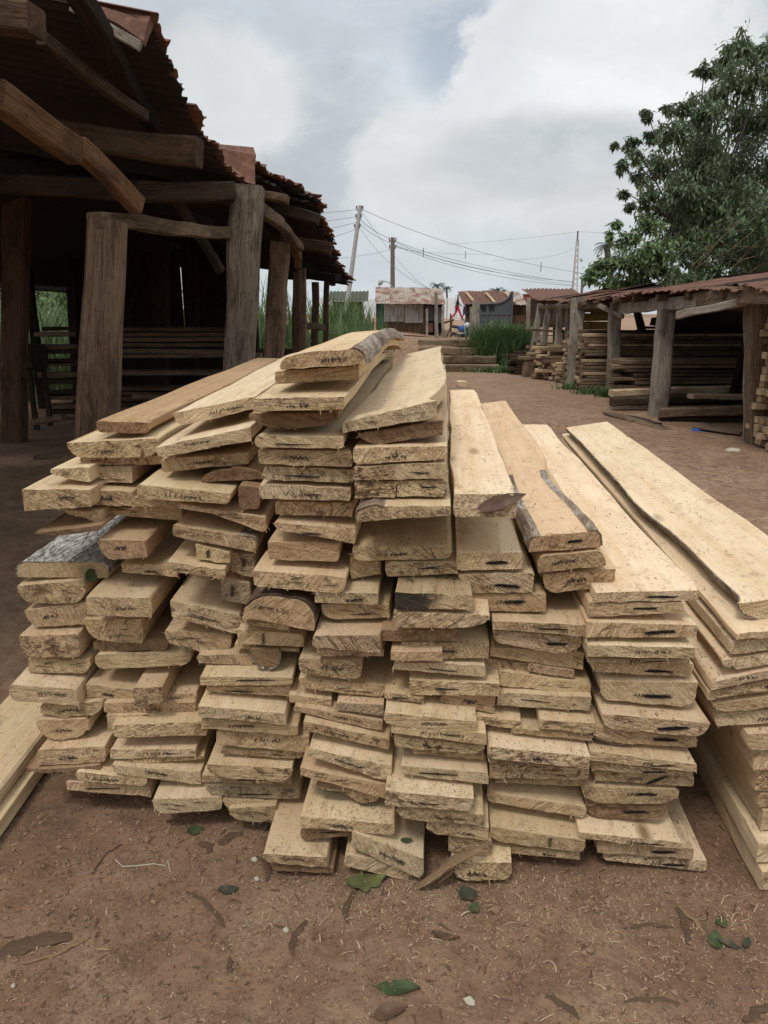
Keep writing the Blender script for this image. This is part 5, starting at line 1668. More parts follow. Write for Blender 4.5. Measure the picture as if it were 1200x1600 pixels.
m = NT('faded_teal')
TEAL = m.fin((.05, .16, .13), .7)
m = NT('dark_gate_paint')
GATE = m.fin(m.mix(m.noise(m.coord(), 5, 4), (.065, .075, .085), (.10, .105, .11)), .55)
m = NT('doorway_black')
BLACK = m.fin((.015, .015, .016), .9)
HY = 30.0
ha, hb = at(588, 475, HY), at(692, 475, HY)
zb = gz(0, HY) - .05
HUT = empty('market_hut', ((ha.x + hb.x) / 2, HY, zb))
tag(HUT, 'small hut of zinc and boards with a patchy rusty roof, left of the walking man', 'hut')
zt = ha.z + .02
k = (hb.x - ha.x) / 104.0
X = lambda px: ha.x + (px - 588) * k
corrugated('wall_panel', HUT, (X(600), HY, zt), (X(632), HY, zt), (0, 0.001, -1), zt - zb - .45, ZINC, pitch=.09, amp=.012, sag=.004, ragged=.12)
corrugated('wall_panel', HUT, (X(633), HY - .02, zt), (X(662), HY - .02, zt), (0, 0.001, -1), zt - zb - .4, ZINC, pitch=.09, amp=.012, sag=.004, ragged=.2)
mb = MB()
x = X(600)
while x < X(662):
    w = U(.1, .2)
    mb.beam((x + w / 2, HY + .04, zb), (x + w / 2, HY + .04, zb + U(.55, .75)), w * .95, .03, up=(0, 1, 0), seg=3)
    x += w
mpart(mb, 'plank_wall', POSTB, HUT)
mb = MB(); mb.box((X(590), HY + .05, zb), (X(599.5), HY + .1, zt)); mpart(mb, 'side_panel', TEAL, HUT)
mb = MB(); mb.box((X(663), HY + .1, zb), (X(690), HY + .15, zt)); mpart(mb, 'doorway', BLACK, HUT)
mb = MB(); mb.box((X(663), HY - .04, zb + .48), (X(678), HY, zt - .08)); mpart(mb, 'door', GATE, HUT)
mb = MB(); mb.box((X(679), HY - .3, zb + .4), (X(692), HY - .26, zt - .15)); mpart(mb, 'shutter', GATE, HUT)
mb = MB(); mb.box((X(664), HY - .06, zb + .05), (X(677), HY - .02, zb + .4)); mpart(mb, 'lower_panel', RUST, HUT)
mb = MB(); mb.box((X(589), HY + .2, zb), (X(691), HY + 2.2, zt)); mpart(mb, 'back_room', OLDB, HUT)
for px in (589, 663, 691):
    part_beam(HUT, 'post', (X(px), HY - .05, zb), (X(px), HY - .05, zt), .08, .08, POSTB, up=(0, 1, 0))
for i in range(5):
    a_ = X(586) + (X(693) - X(586)) * i / 5
    b_ = X(586) + (X(693) - X(586)) * (i + 1.08) / 5
    corrugated('roof_sheet', HUT, (a_, HY - .55, zt - .02 + U(-.03, .03)), (b_, HY - .55, zt - .02 + U(-.03, .03)), (0, 1, .27), 2.6, RUSTP, pitch=.09, amp=.016, sag=.03)

GY = 27.5
ga, gb = at(728, 480, GY), at(826, 480, GY)
zg = gz(2, GY) - .05
k2 = (gb.x - ga.x) / 98.0
XG = lambda px: ga.x + (px - 728) * k2
ZG = lambda py: at(760, py, GY).z
H2 = empty('market_hut', ((ga.x + gb.x) / 2, GY + 1, zg))
tag(H2, 'brown plank hut with rusty roof standing behind the dark metal gate', 'hut')
mb = MB()
x = XG(729)
while x < XG(822):
    w = U(.12, .22)
    mb.beam((x + w / 2, GY + .4, zg), (x + w / 2, GY + .4, ZG(474)), w * .95, .04, up=(0, 1, 0), seg=3)
    x += w
mpart(mb, 'plank_wall', POSTB, H2)
mb = MB(); mb.box((XG(742), GY + .5, zg), (XG(822), GY + 2.5, ZG(474))); mpart(mb, 'back_room', OLDB, H2)
for i in range(5):
    a_ = XG(724) + (XG(824) - XG(724)) * i / 5
    b_ = XG(724) + (XG(824) - XG(724)) * (i + 1.08) / 5
    corrugated('roof_sheet', H2, (a_, GY + .1, ZG(475) + U(-.03, .03)), (b_, GY + .1, ZG(475) + U(-.03, .03)), (0, 1, .24), 2.2, RUST if i != 4 else RUSTP, pitch=.09, amp=.016, sag=.03)
for px in (742, 774, 806):
    part_beam(H2, 'roof_batten', (XG(px), GY + .15, ZG(474) + .04), (XG(px) - .15, GY + 1.6, ZG(474) + .42), .1, .03, BATT)
mb = MB()
for i in range(7):
    mb.beam((XG(800), GY + .3, zg + .5 + i * .09), (XG(824), GY + .3, zg + .5 + i * .09 + U(-.02, .02)), .03, .085, seg=2)
mpart(mb, 'side_boards', POSTB, H2)
GT = empty('metal_gate', (XG(772), GY, zg))
tag(GT, 'dark grey metal gate with a curved top rising to the right', 'gate')
mb = MB()
prof = [(746, 477), (756, 476.5), (766, 476), (776, 475.5), (784, 473.5), (790, 470), (795, 465), (799, 457)]
rows = []
for i in range(len(prof) - 1):
    for j in range(3):
        f = j / 3
        px, py = prof[i][0] + (prof[i + 1][0] - prof[i][0]) * f, prof[i][1] + (prof[i + 1][1] - prof[i][1]) * f
        rows.append((XG(px), ZG(py)))
rows.append((XG(799), ZG(457)))
mb.loft([[Vector((x, GY, zg)), Vector((x, GY, z)), Vector((x, GY + .05, z)), Vector((x, GY + .05, zg))] for x, z in rows])
mpart(mb, 'gate_leaf', GATE, GT)
mb = MB(); mb.tube([(x, GY - .02, z + .03) for x, z in rows], .045, 6); mpart(mb, 'top_rail', GATE, GT)
for px in (753, 761, 769, 777, 785, 793):
    z1 = min(r[1] for r in rows if abs(r[0] - XG(px)) < .4)
    mb = MB(); mb.box((XG(px) - .025, GY - .035, zg), (XG(px) + .025, GY - .002, z1)); mpart(mb, 'bar', GATE, GT)
for py in (500, 490):
    mb = MB(); mb.box((XG(746), GY - .03, ZG(py) - .04), (XG(799), GY - .001, ZG(py) + .04)); mpart(mb, 'cross_rail', GATE, GT)
for px in (755, 768):
    mb = MB(); mb.tube([(XG(px), GY - .03, ZG(480)), (XG(px), GY - .06, ZG(480))], .1, 12); mpart(mb, 'boss', BLACK, GT)
mb = MB(); mb.box((XG(798.5), GY - .06, zg), (XG(801), GY + .1, ZG(455))); mpart(mb, 'gate_post', GATE, GT)

# wooden steps up the bank
SY = 20.1
sx0, sx1 = at(693, 560, SY).x, at(745, 560, SY).x
STP = empty('bank_steps', ((sx0 + sx1) / 2, SY, 0))
tag(STP, 'crude steps of timber and earth climbing the bank to the road', 'steps')
for i in range(4):
    y0 = SY + i * .55
    mb = MB(); mb.beam(((sx0 + sx1) / 2 - 1.05, y0 + .1, .09 + i * .2), ((sx0 + sx1) / 2 + 1.05, y0 + .1, .09 + i * .2), .22, .2, rough=.015, seg=8); mpart(mb, 'riser', POST if i % 2 else BATTD, STP)
    mb = MB(); mb.box((sx0 + .02, y0 + .2, .0), (sx1 - .02, y0 + .75, .17 + i * .2)); mpart(mb, 'tread', DIRT, STP)
for a_, b_, lab in ((at(690, 541, 22.2), at(738, 533, 22.8), 'grey plank laid across the head of the bank steps'), (at(700, 546, 21.6), at(768, 541, 21.8), 'long thin plank lying askew on the upper bank step'),
                    (at(692, 536, 22.9), at(722, 530, 23.2), 'short plank on the ground beyond the bank steps')):
    board_obj(a_, b_, .22, .06, POST, lab, 'planks on the bank steps')
for (bx, by), (tx, ty), Y, w, lab in (((683, 543), (681, 457), 22.4, .1, 'tallest leaning post left of the bank steps'), ((693, 535), (692, 478), 23.2, .08, 'dark post between the hut and the bank steps'),
                                      ((667, 525), (667, 482), 23.5, .07, 'thin post before the hut door'), ((740, 542), (742, 470), 22.2, .13, 'thick post right of the bank steps'),
                                      ((748, 525), (747, 474), 23.0, .09, 'post touching the left edge of the metal gate'), ((734, 540), (737, 480), 22.6, .09, 'brown post close behind the thick one by the steps'),
                                      ((694, 532), (707, 502), 23.4, .04, 'slender pole leaning right by the bank steps'), ((705, 525), (704, 490), 26.5, .05, 'far thin post beside the parked motorbike'),
                                      ((746, 530), (769, 502), 22.4, .07, 'stick leaning steeply over the tall grass by the gate'), ((693, 504), (709, 500), 23.5, .05, 'low rail joining two posts left of the walking man'),
                                      ((825, 520), (826, 465), 24.5, .12, 'post at the right corner of the brown hut')):
    b_, t_ = at(bx, by, Y), at(tx, ty, Y + .1)
    if 'rail' not in lab and 'stick' not in lab:
        b_.z = min(b_.z, gz(b_.x, b_.y)) - .05
    mb = MB()
    mb.beam(b_, t_, w, w * .8, up=(0, 1, 0.01), rough=.01)
    c_ = (b_ + t_) / 2
    recenter(mb, c_)
    tag(mb.build('wooden_post', GREYP if w > .06 else POSTB, loc=c_), lab, 'post', 'posts at the head of the steps')

# pale paling wall on the far side of the road
m = NT('whitewash')
WW = m.fin(m.mix(m.noise(m.coord(), .8, 5), (.80, .81, .82), (.55, .58, .60)), .9)
mb = MB()
WY = 74.0
xw = at(598, 480, WY).x
while xw < at(735, 480, WY).x:
    w = U(.25, .9)
    top = at(660, U(459, 468), WY).z
    if random.random() < .9:
        mb.box((xw, WY + U(-.3, .3), .9), (xw + w * .9, WY + .5, top))
    xw += w
tag(mb.build('paling_wall', WW, loc=None), 'whitewashed uneven paling wall on the far side of the road', 'wall')
mb = MB()
xw = at(500, 480, 80).x
while xw < at(600, 480, 80).x:
    w = U(.4, 1.)
    mb.box((xw, 80 + U(-.3, .3), .9), (xw + w * .92, 80.5, at(560, U(462, 470), 80).z))
    xw += w
tag(mb.build('paling_wall', WW), 'pale wall glimpsed above the tall grass left of the zinc hut', 'wall')
# dark roofed shed behind the tall grass
hx0, hx1 = at(520, 470, 40).x, at(566, 470, 40).x
H3 = empty('far_shed', ((hx0 + hx1) / 2, 40, .9))
tag(H3, 'low far shed with a dull dark roof behind the tall grass', 'shed')
mb = MB(); mb.box((hx0, 40, .85), (hx1, 42, at(540, 471, 40).z)); mpart(mb, 'wall', OLDB, H3)
m = NT('green_roof'); GR = m.fin((.075, .08, .06), .8)
corrugated('roof_sheet', H3, (hx0 - .3, 39.6, at(540, 471, 40).z), (hx1 + .3, 39.6, at(540, 471, 40).z), (0, 1, .2), 3, GR, pitch=.2, amp=.03)
# rusty roofs and red box behind the right shed
hx0, hx1 = at(842, 470, 36).x, at(905, 470, 36).x
H4 = empty('far_shed', ((hx0 + hx1) / 2, 36, .9))
tag(H4, 'far shed with a rusty roof peeping above the right shed', 'shed')
mb = MB(); mb.box((hx0, 36, .85), (hx1, 38.5, at(870, 466, 36).z)); mpart(mb, 'wall', OLDB, H4)
corrugated('roof_sheet', H4, (hx0 - .3, 35.6, at(870, 467, 36).z), (hx1 + .3, 35.6, at(870, 466, 36).z), (0, 1, .16), 3.4, RUST, pitch=.2, amp=.03)
m = NT('red_paint'); REDP = m.fin((.30, .06, .045), .7)
m = NT('blue_paint'); BLUP = m.fin((.12, .22, .40), .5)
rx0 = at(822, 463, 44)
KI = empty('kiosk', (rx0.x + .4, 44, 1.0))
tag(KI, 'tiny red and blue kiosk top showing beyond the brown hut', 'kiosk')
mb = MB(); mb.box((rx0.x, 44, 1.0), (rx0.x + .4, 45, at(826, 459, 44).z)); mpart(mb, 'red_panel', REDP, KI)
mb = MB(); mb.box((rx0.x + .42, 44.1, 1.0), (rx0.x + .9, 45, at(826, 461, 44).z)); mpart(mb, 'blue_panel', BLUP, KI)
mb = MB(); mb.box((rx0.x - .1, 43.9, at(826, 460, 44).z), (rx0.x + 1.1, 45.2, at(826, 459, 44).z)); mpart(mb, 'roof', ZINC, KI)

# ------------------------------------------------------------------ people on the road
def skin_mesh(name, verts, edges, radii, mat, parent, sub=2):
    me = bpy.data.meshes.new(name)
    me.from_pydata([tuple(v) for v in verts], edges, [])
    o = bpy.data.objects.new(name, me)
    COL.objects.link(o)
    o.parent = parent
    md = o.modifiers.new('skin', 'SKIN')
    md.use_smooth_shade = True
    for i, r_ in enumerate(radii):
        sv = me.skin_vertices[0].data[i]
        sv.radius = (r_, r_)
        sv.use_root = (i == 0)
    s_ = o.modifiers.new('sub', 'SUBSURF')
    s_.levels = s_.render_levels = sub
    me.materials.append(mat)
    return o


m = NT('dark_skin'); SKIN = m.fin((.06, .034, .024), .5)
m = NT('black_cloth'); CLB = m.fin((.02, .02, .026), .9)
m = NT('red_cloth'); CLR = m.fin((.42, .035, .075), .9)
m = NT('blue_cloth'); CLU = m.fin((.05, .07, .16), .9)
m = NT('hair_black'); HAIR = m.fin((.01, .009, .009), .9)


def walker(loc, h, top, legs, lab, stride=1.0, face=1):
    r_ = empty('person', loc)
    tag(r_, lab, 'person', 'people on the road')
    s_ = h / 1.75
    f = face

    def P(x, y, z):
        return Vector((x * f, y, z)) * s_
    # stride along x (walking across the view)
    sk = [(0, 0, .95), (0, 0, 1.12), (.02, 0, 1.36), (.03, 0, 1.47), (.045, 0, 1.55), (.05, 0, 1.66),            # 0-5 spine, neck, head
          (.03, -.17, 1.40), (-.09, -.21, 1.15), (-.02, -.21, .93), (.0, -.21, .85),                              # 6-9 near arm
          (.03, .17, 1.40), (.12, .21, 1.16), (.28, .2, 1.02), (.34, .2, .97),                                    # 10-13 far arm
          (.0, -.09, .90), (.17 * stride, -.09, .52), (.30 * stride, -.09, .10), (.42 * stride, -.09, .04),        # 14-17 near leg
          (.0, .09, .90), (-.08 * stride, .09, .50), (-.36 * stride, .09, .16), (-.28 * stride, .09, .05)]         # 18-21 far leg
    ed = [(0, 1), (1, 2), (2, 3), (3, 4), (4, 5), (2, 6), (6, 7), (7, 8), (8, 9), (2, 10), (10, 11), (11, 12), (12, 13),
          (0, 14), (14, 15), (15, 16), (16, 17), (0, 18), (18, 19), (19, 20), (20, 21)]
    rad = [.115, .11, .13, .055, .07, .085, .05, .042, .033, .04, .05, .042, .033, .04, .085, .06, .042, .035, .085, .06, .042, .035]
    skin_mesh('body', [P(*v) for v in sk], ed, [q * s_ for q in rad], SKIN, r_)
    ci = [0, 1, 2, 6, 7, 10, 11]
    mp = {a: i for i, a in enumerate(ci)}
    ce = [(a, b) for a, b in ed if a in mp and b in mp]
    skin_mesh('shirt', [P(*sk[i]) for i in ci], [(mp[a], mp[b]) for a, b in ce], [(rad[i] + .02) * s_ for i in ci], top, r_)
    ci = [0, 14, 15, 16, 18, 19, 20]
    mp = {a: i for i, a in enumerate(ci)}
    ce = [(a, b) for a, b in ed if a in mp and b in mp]
    skin_mesh('trousers', [P(*sk[i]) for i in ci], [(mp[a], mp[b]) for a, b in ce], [(rad[i] + .022) * s_ for i in ci], legs, r_)
    hm = MB()
    c = P(.045, 0, 1.69)
    rings = []
    for i in range(5):
        a = i / 4 * math.pi * .5
        rings.append([c + Vector((math.cos(j * .785) * .095 * math.cos(a) * s_, math.sin(j * .785) * .085 * math.cos(a) * s_, .085 * math.sin(a) * s_)) for j in range(8)])
    hm.loft(rings)
    hm.build('hair', HAIR, r_, smooth=True)
    fm = MB()
    for yy in (-.03, .03):
        fm.box(tuple(P(.125, yy - .012, 1.655)), tuple(P(.137, yy + .012, 1.67)))
    fm.build('eyes', WHITE, r_)
    return r_


pw = at(714, 500, 56)
walker((pw.x, 56, gz(pw.x, 56) + .03), 1.78, CLB, CLR, 'person in dark top and red trousers striding along the road', 1.15, 1)
pw = at(725, 499, 58)
walker((pw.x, 58, gz(pw.x, 58) + .03), 1.25, CLU, CLU, 'smaller person in dark blue walking ahead of the red trousers', .8, 1)

# ------------------------------------------------------------------ motorbike
mp_ = at(720, 528, 28.2)
BK = empty('motorbike', (mp_.x, 28.2, gz(mp_.x, 28.2) + .03), .35)
tag(BK, 'blue and white motorbike parked at the top of the bank steps', 'motorbike')
m = NT('rubber'); RUB = m.fin((.02, .02, .02), .8)
m = NT('chrome'); CHR = m.fin((.4, .4, .42), .3); CHR.node_tree.nodes['Principled BSDF'].inputs['Metallic'].default_value = 1
m = NT('bike_blue'); BBL = m.fin((.03, .09, .32), .3)
m = NT('bike_white'); BWH = m.fin((.75, .76, .78), .4)
for yy in (-.62, .62):
    mb = MB()
    rings = []
    for i in range(25):
        a = i / 24 * 6.2832
        cc = Vector((0, yy + .26 * math.cos(a), .29 + .26 * math.sin(a)))
        dr = Vector((0, math.cos(a), math.sin(a)))
        rings.append([cc + dr * .045 * math.cos(b * 1.047) + Vector((.045 * math.sin(b * 1.047), 0, 0)) for b in range(6)])
    mb.loft(rings, cap=False)
    w_ = mb.build('wheel', RUB, BK)
    mb = MB()
    for i in range(8):
        a = i * .785
        mb.tube([(0, yy, .29), (0, yy + .23 * math.cos(a), .29 + .23 * math.sin(a))], .01, 4)
    mb.build('rim', CHR, w_)
mb = MB(); mb.tube([(-.07, -.62, .29), (-.07, -.42, .85), (-.06, -.36, .98)], .022, 6); mb.tube([(.07, -.62, .29), (.07, -.42, .85), (.06, -.36, .98)], .022, 6); mb.build('fork', CHR, BK)
mb = MB(); mb.tube([(-.36, -.2, 1.05), (-.2, -.36, 1.03), (.2, -.36, 1.03), (.36, -.2, 1.05)], .016, 6); mb.build('handlebar', CHR, BK)
mb = MB(); mb.loft([[Vector((.13 * math.cos(j * .785) * q, y, .86 + .1 * math.sin(j * .785) * q)) for j in range(8)] for y, q in ((-.56, .7), (-.52, 1), (-.4, .6))]); mb.build('headlight', BWH, BK, smooth=True)
mb = MB(); mb.loft([[Vector((.14 * math.cos(j * .785) * q, y, .72 + .13 * math.sin(j * .785) * q)) for j in range(8)] for y, q in ((-.38, .4), (-.25, 1), (.0, 1), (.15, .6))]); mb.build('tank', BBL, BK, smooth=True)
mb = MB(); mb.beam((0, .1, .76), (0, .75, .8), .24, .1, rough=.0, chamfer=.3); mb.build('seat', RUB, BK)
mb = MB(); mb.beam((0, -.2, .4), (0, .25, .4), .26, .3, rough=0, chamfer=.25); mb.build('engine', CHR, BK)
mb = MB(); mb.beam((0, -.85, .55), (0, -.4, .62), .14, .04, rough=0, chamfer=.3); mb.build('mudguard', BBL, BK)
for sx_ in (-.3, .3):
    mb = MB(); mb.tube([(sx_, -.27, 1.05), (sx_ * 1.15, -.3, 1.2)], .008, 5); mb.tube([(sx_ * 1.15, -.3, 1.2), (sx_ * 1.15, -.285, 1.2)], .05, 8); mb.build('mirror', BWH, BK)

# ------------------------------------------------------------------ poles and wires
m = NT('concrete_pole'); CPOLE = m.fin(m.mix(m.noise(m.coord(), 3), (.42, .41, .40), (.30, .29, .28)), .9)
m = NT('pole_wood'); WPOLE = m.fin(m.mix(m.noise(m.coord((1, 1, .2)), 6), (.20, .165, .14), (.13, .105, .09)), .9)
m = NT('mast_metal'); MAST = m.fin((.46, .43, .43), .5)
m = NT('insulator'); INSU = m.fin((.12, .10, .09), .4)
m = NT('wire'); WIRE = m.fin((.17, .18, .19), .7)


def pole(b, t, r0, r1, mat, lab, arms):
    b, t = Vector(b), Vector(t)
    r_ = empty('utility_pole', b)
    tag(r_, lab, 'pole', 'utility poles along the road')
    mb = MB(); mb.tube([b, b.lerp(t, .5), t], r0, 8, r1=r1); mpart(mb, 'shaft', mat, r_)
    for z, w in arms:
        c = b.lerp(t, z)
        mb = MB(); mb.beam(c + Vector((-w, 0, 0)), c + Vector((w, 0, 0)), .08, .08, rough=.003); mpart(mb, 'crossarm', mat, r_)
        for s_ in (-.9, .9):
            q = c + Vector((w * s_, 0, .04))
            mb = MB(); mb.tube([q, q + Vector((0, 0, .14))], .04, 6); mpart(mb, 'insulator', INSU, r_)
    return r_


P1b = at(537, 470, 38); P1b.z = .9
P1t = at(563, 321, 38)
pole(P1b, P1t, .13, .09, CPOLE, 'pale leaning power pole rising behind the left shed roof', [(.965, .16), (.9, .14), (.82, .14)])
P2b = at(613.5, 470, 46); P2b.z = .95
P2t = at(613.5, 371, 46)
pp2 = pole(P2b, P2t, .15, .12, WPOLE, 'upright brown power pole standing behind the zinc hut', [(.96, .22), (.88, .2)])
LP = empty('street_lamp', at(613, 450, 45.8))
tag(LP, 'curved street lamp arm fixed on the upright brown pole', 'street lamp')
mb = MB(); mb.tube([at(613, 449, 45.7), at(608, 441, 45.7), at(600, 439.5, 45.7), at(597, 440.5, 45.7)], .035, 6); mpart(mb, 'arm', CPOLE, LP)
mb = MB(); mb.loft([[at(599, 440, 45.7) + Vector((0, .16 * math.cos(j * .785), .16 * math.sin(j * .785))) * q + (at(591, 443, 45.7) - at(599, 440, 45.7)) * f for j in range(8)] for f, q in ((0, .3), (.3, .9), (.9, 1.), (1, .5))]); mpart(mb, 'lamp_head', CPOLE, LP, True)
P3b = at(896, 470, 60); P3b.z = 1.0
P3t = at(903, 361, 60)
MT = empty('lattice_mast', P3b)
tag(MT, 'pinkish white lattice mast standing left of the big tree', 'mast')
for k_ in range(3):
    a = k_ * 2.094
    mb = MB(); mb.tube([P3b + Vector((.32 * math.cos(a), .32 * math.sin(a), 0)), P3b.lerp(P3t, .9) + Vector((.1 * math.cos(a), .1 * math.sin(a), 0))], .045, 5); mpart(mb, 'leg', MAST, MT)
mb = MB()
for i in range(14):
    c0, c1 = P3b.lerp(P3t, i * .064), P3b.lerp(P3t, (i + 1) * .064)
    rr = .32 - .22 * i / 14
    for k_ in range(3):
        a, a2 = k_ * 2.094, (k_ + 1) * 2.094
        mb.tube([c0 + Vector((rr * math.cos(a), rr * math.sin(a), 0)), c1 + Vector((rr * math.cos(a2), rr * math.sin(a2), 0))], .022, 4)
mpart(mb, 'bracing', MAST, MT)
mb = MB(); mb.tube([P3b.lerp(P3t, .88), P3t], .06, 6); mpart(mb, 'tip', INSU, MT)
mb = MB(); mb.tube([at(907, 406, 60), at(910, 406, 60)], .14, 10); mb.tube([at(900, 405, 60), at(908, 406, 60)], .02, 5); mpart(mb, 'dish', MAST, MT)
b_ = at(909, 470, 55); b_.z = 1
pole(b_, at(910, 434, 55), .1, .09, WPOLE, 'short dark pole just right of the lattice mast', [])
b_ = at(71, 560, 42); b_.z = .9
pole(b_, at(73, 428, 42), .09, .07, CPOLE, 'thin pale pole glimpsed through the back of the left shed', [])


def wire(p0, pm, p1, lab, r_=.016, spacers=()):
    p0, pm, p1 = Vector(p0), Vector(pm), Vector(p1)
    n = 26
    pts = []
    for i in range(n + 1):
        t = i / n
        # quadratic through the three points
        pts.append(p0 * (2 * (t - .5) * (t - 1)) + pm * (-4 * t * (t - 1)) + p1 * (2 * t * (t - .5)))
    c = pts[n // 2].copy()
    mb = MB(); mb.tube(pts, r_ * .72, 5); recenter(mb, c)
    o = mb.build('power_line', WIRE, loc=c)
    tag(o, lab, 'wire', 'power lines over the road')
    for t in spacers:
        q = pts[int(t * n)]
        mb = MB(); mb.tube([q + Vector((0, 0, .25)), q + Vector((0, 0, -.35))], .03, 5); recenter(mb, c)
        mb.build('spacer', WIRE, o)


wire(at(563, 326, 38), at(752, 394, 46), at(917, 428, 58), 'uppermost wire sagging from the leaning pole to the far right', .016, (.8,))
wire(at(561, 340, 38), at(690, 401, 46), at(896, 442, 60), 'sagging wire from the leaning pole to the mast, upper of the bundle', .018)
wire(at(560, 344, 38), at(680, 403, 46), at(896, 446, 60), 'sagging wire from the leaning pole to the mast, lower of the bundle', .016)
wire(at(613, 376, 46), at(742, 419, 52), at(895, 440, 60), 'wire from the brown pole to the mast, nearly straight', .018)
wire(at(613, 382, 46), at(752, 426, 52), at(895, 447, 60), 'wire from the brown pole to the mast, lowest of all', .018)
wire(at(559, 352, 38), at(608, 410, 34), at(672, 452, 30.6), 'steep wire running from the leaning pole down to the hut roof', .012)
wire(at(564, 329, 38), at(588, 364, 42), at(612, 396, 46), 'short steep wire between the two nearest poles', .012)
wire(at(615, 398, 46), at(645, 432, 40), at(676, 453, 32), 'wire falling from the brown pole to the hut roof', .012)
wire(at(563, 325, 38), at(535, 330, 38), at(450, 336, 38), 'top wire leaving the leaning pole towards the left shed', .014)
wire(at(561, 337, 38), at(535, 342, 38), at(450, 352, 38), 'second wire leaving the leaning pole towards the left shed', .014)
wire(at(559, 346, 38), at(535, 353, 38), at(450, 372, 38), 'third wire leaving the leaning pole towards the left shed', .014)
wire(at(558, 355, 38), at(535, 366, 38), at(450, 392, 38), 'lowest wire leaving the leaning pole towards the left shed', .014)
wire(at(903, 362, 60), at(800, 374, 62), at(700, 382, 64), 'faint wire leaving the mast top to the left', .012)
wire(at(903, 362, 60), at(960, 365, 60), at(1040, 372, 60), 'faint wire leaving the mast top behind the tree', .012)
wire(at(614, 385, 46), at(680, 395, 56), at(770, 398, 70), 'thin far wire with small hanging spacers', .014, (.4, .8))
wire(at(614, 388, 46), at(560, 400, 44), at(450, 410, 42), 'thin wire from the brown pole to behind the left shed', .012)
wire(at(897, 387, 60), at(850, 402, 62), at(770, 407, 66), 'faint lower wire leaving the mast to the left', .012)
# ------------------------------------------------------------------ vegetation
def foliage_mat(name, c0, c1, c2, rough=.55):
    m = NT(name)
    n_ = m.noise(m.coord(rnd=False), .9, 4, .6)
    n2 = m.noise(m.coord(rnd=False), 7, 3, .7)
    col = m.mix(m.ramp(n_, [(.35, 0.), (.65, 1.)]), c0, c1)
    col = m.mix(m.mul(m.ramp(n2, [(.5, 0.), (.75, 1.)]), .7), col, c2)
    m.b.inputs['Specular IOR Level'].default_value = .4
    m.fin(col, rough)
    tr = m.n('ShaderNodeBsdfTranslucent')
    m.l(col, tr.inputs['Color'])
    ms = m.n('ShaderNodeMixShader')
    ms.inputs[0].default_value = .3
    m.l(m.b.outputs[0], ms.inputs[1])
    m.l(tr.outputs[0], ms.inputs[2])
    m.l(ms.outputs[0], m.out.inputs['Surface'])
    return m.mat


LEAF1 = foliage_mat('tree_leaves', (.16, .21, .11), (.11, .155, .09), (.24, .28, .165))
LEAF2 = foliage_mat('bush_leaves', (.17, .24, .09), (.12, .18, .075), (.23, .30, .13))
LEAF3 = foliage_mat('vine_leaves', (.115, .165, .068), (.08, .12, .057), (.17, .215, .11))
GRASS = foliage_mat('tall_grass', (.13, .185, .06), (.085, .135, .045), (.21, .24, .11))
GRASSD = foliage_mat('dense_grass', (.105, .165, .055), (.065, .115, .04), (.17, .215, .09))
PALM = foliage_mat('palm_fronds', (.05, .075, .035), (.035, .055, .03), (.07, .09, .045))
m = NT('tree_bark'); TBARK = m.fin(m.mix(m.noise(m.coord(rnd=False), 6, 4), (.13, .11, .09), (.07, .06, .05)), .95)


def add_leaf(mb, p, L, droop):
    a = U(0, 6.2832)
    pit = random.gauss(-droop, .45)
    d = Vector((math.cos(a) * math.cos(pit), math.sin(a) * math.cos(pit), math.sin(pit)))
    s = d.cross(Vector((U(-.4, .4), U(-.4, .4), 1))).normalized() * (L * U(.17, .24))
    n_ = s.cross(d).normalized() * (L * .05)
    mid = p + d * (L * .42)
    mb.add([p, mid + s + n_, p + d * L - Vector((0, 0, L * .1)), mid - s + n_], [(0, 1, 2), (0, 2, 3)])


def tree(name, lab, base, clusters, mat, leafL, dens, droop, trunk_r, grp='trees behind the right shed'):
    base = Vector(base)
    r_ = empty(name, base)
    tag(r_, lab, 'tree', grp)
    lm, tm = MB(), MB()
    cx = sum((c[0].x for c in clusters)) / len(clusters)
    cy = sum((c[0].y for c in clusters)) / len(clusters)
    zs = sorted(c[0].z for c in clusters)
    fork = base.lerp(Vector((cx, cy, zs[len(zs) // 3])), .6)
    tm.tube([base - Vector((0, 0, .3)), base.lerp(fork, .5) + Vector((.1, 0, 0)), fork], trunk_r, 8, r1=trunk_r * .7)
    for c, rad, dn in clusters:
        mid = fork.lerp(c, .5) + Vector((0, 0, .12 * (c - fork).length)) + Vector((U(-.2, .2), U(-.2, .2), 0))
        tm.tube([fork, mid, c], trunk_r * .13, 5, r1=.012)
        nb = max(8, int(rad * 26))
        for b in range(nb):
            # twig sprays inside the cluster
            d = Vector((random.gauss(0, 1), random.gauss(0, 1), random.gauss(0, .8))).normalized()
            e = c + d * rad * U(.55, 1.05)
            tm.tube([c + d * rad * .1, c.lerp(e, .6) + Vector((0, 0, .05)), e], .018, 4, r1=.006, cap=False)
            for q in range(int(dens * dn)):
                t = U(.3, 1.05)
                p = c.lerp(e, t) + Vector((random.gauss(0, 1), random.gauss(0, 1), random.gauss(0, .8))) * rad * .13
                add_leaf(lm, p, leafL * U(.5, 1.3), droop)
    mpart(tm, 'trunk', TBARK, r_)
    mpart(lm, 'crown', mat, r_)


def clus(lst, Y, spread):
    return [(at(px, py, Y + U(-spread, spread)), r_ / FPX * Y, dn) for px, py, r_, dn in lst]


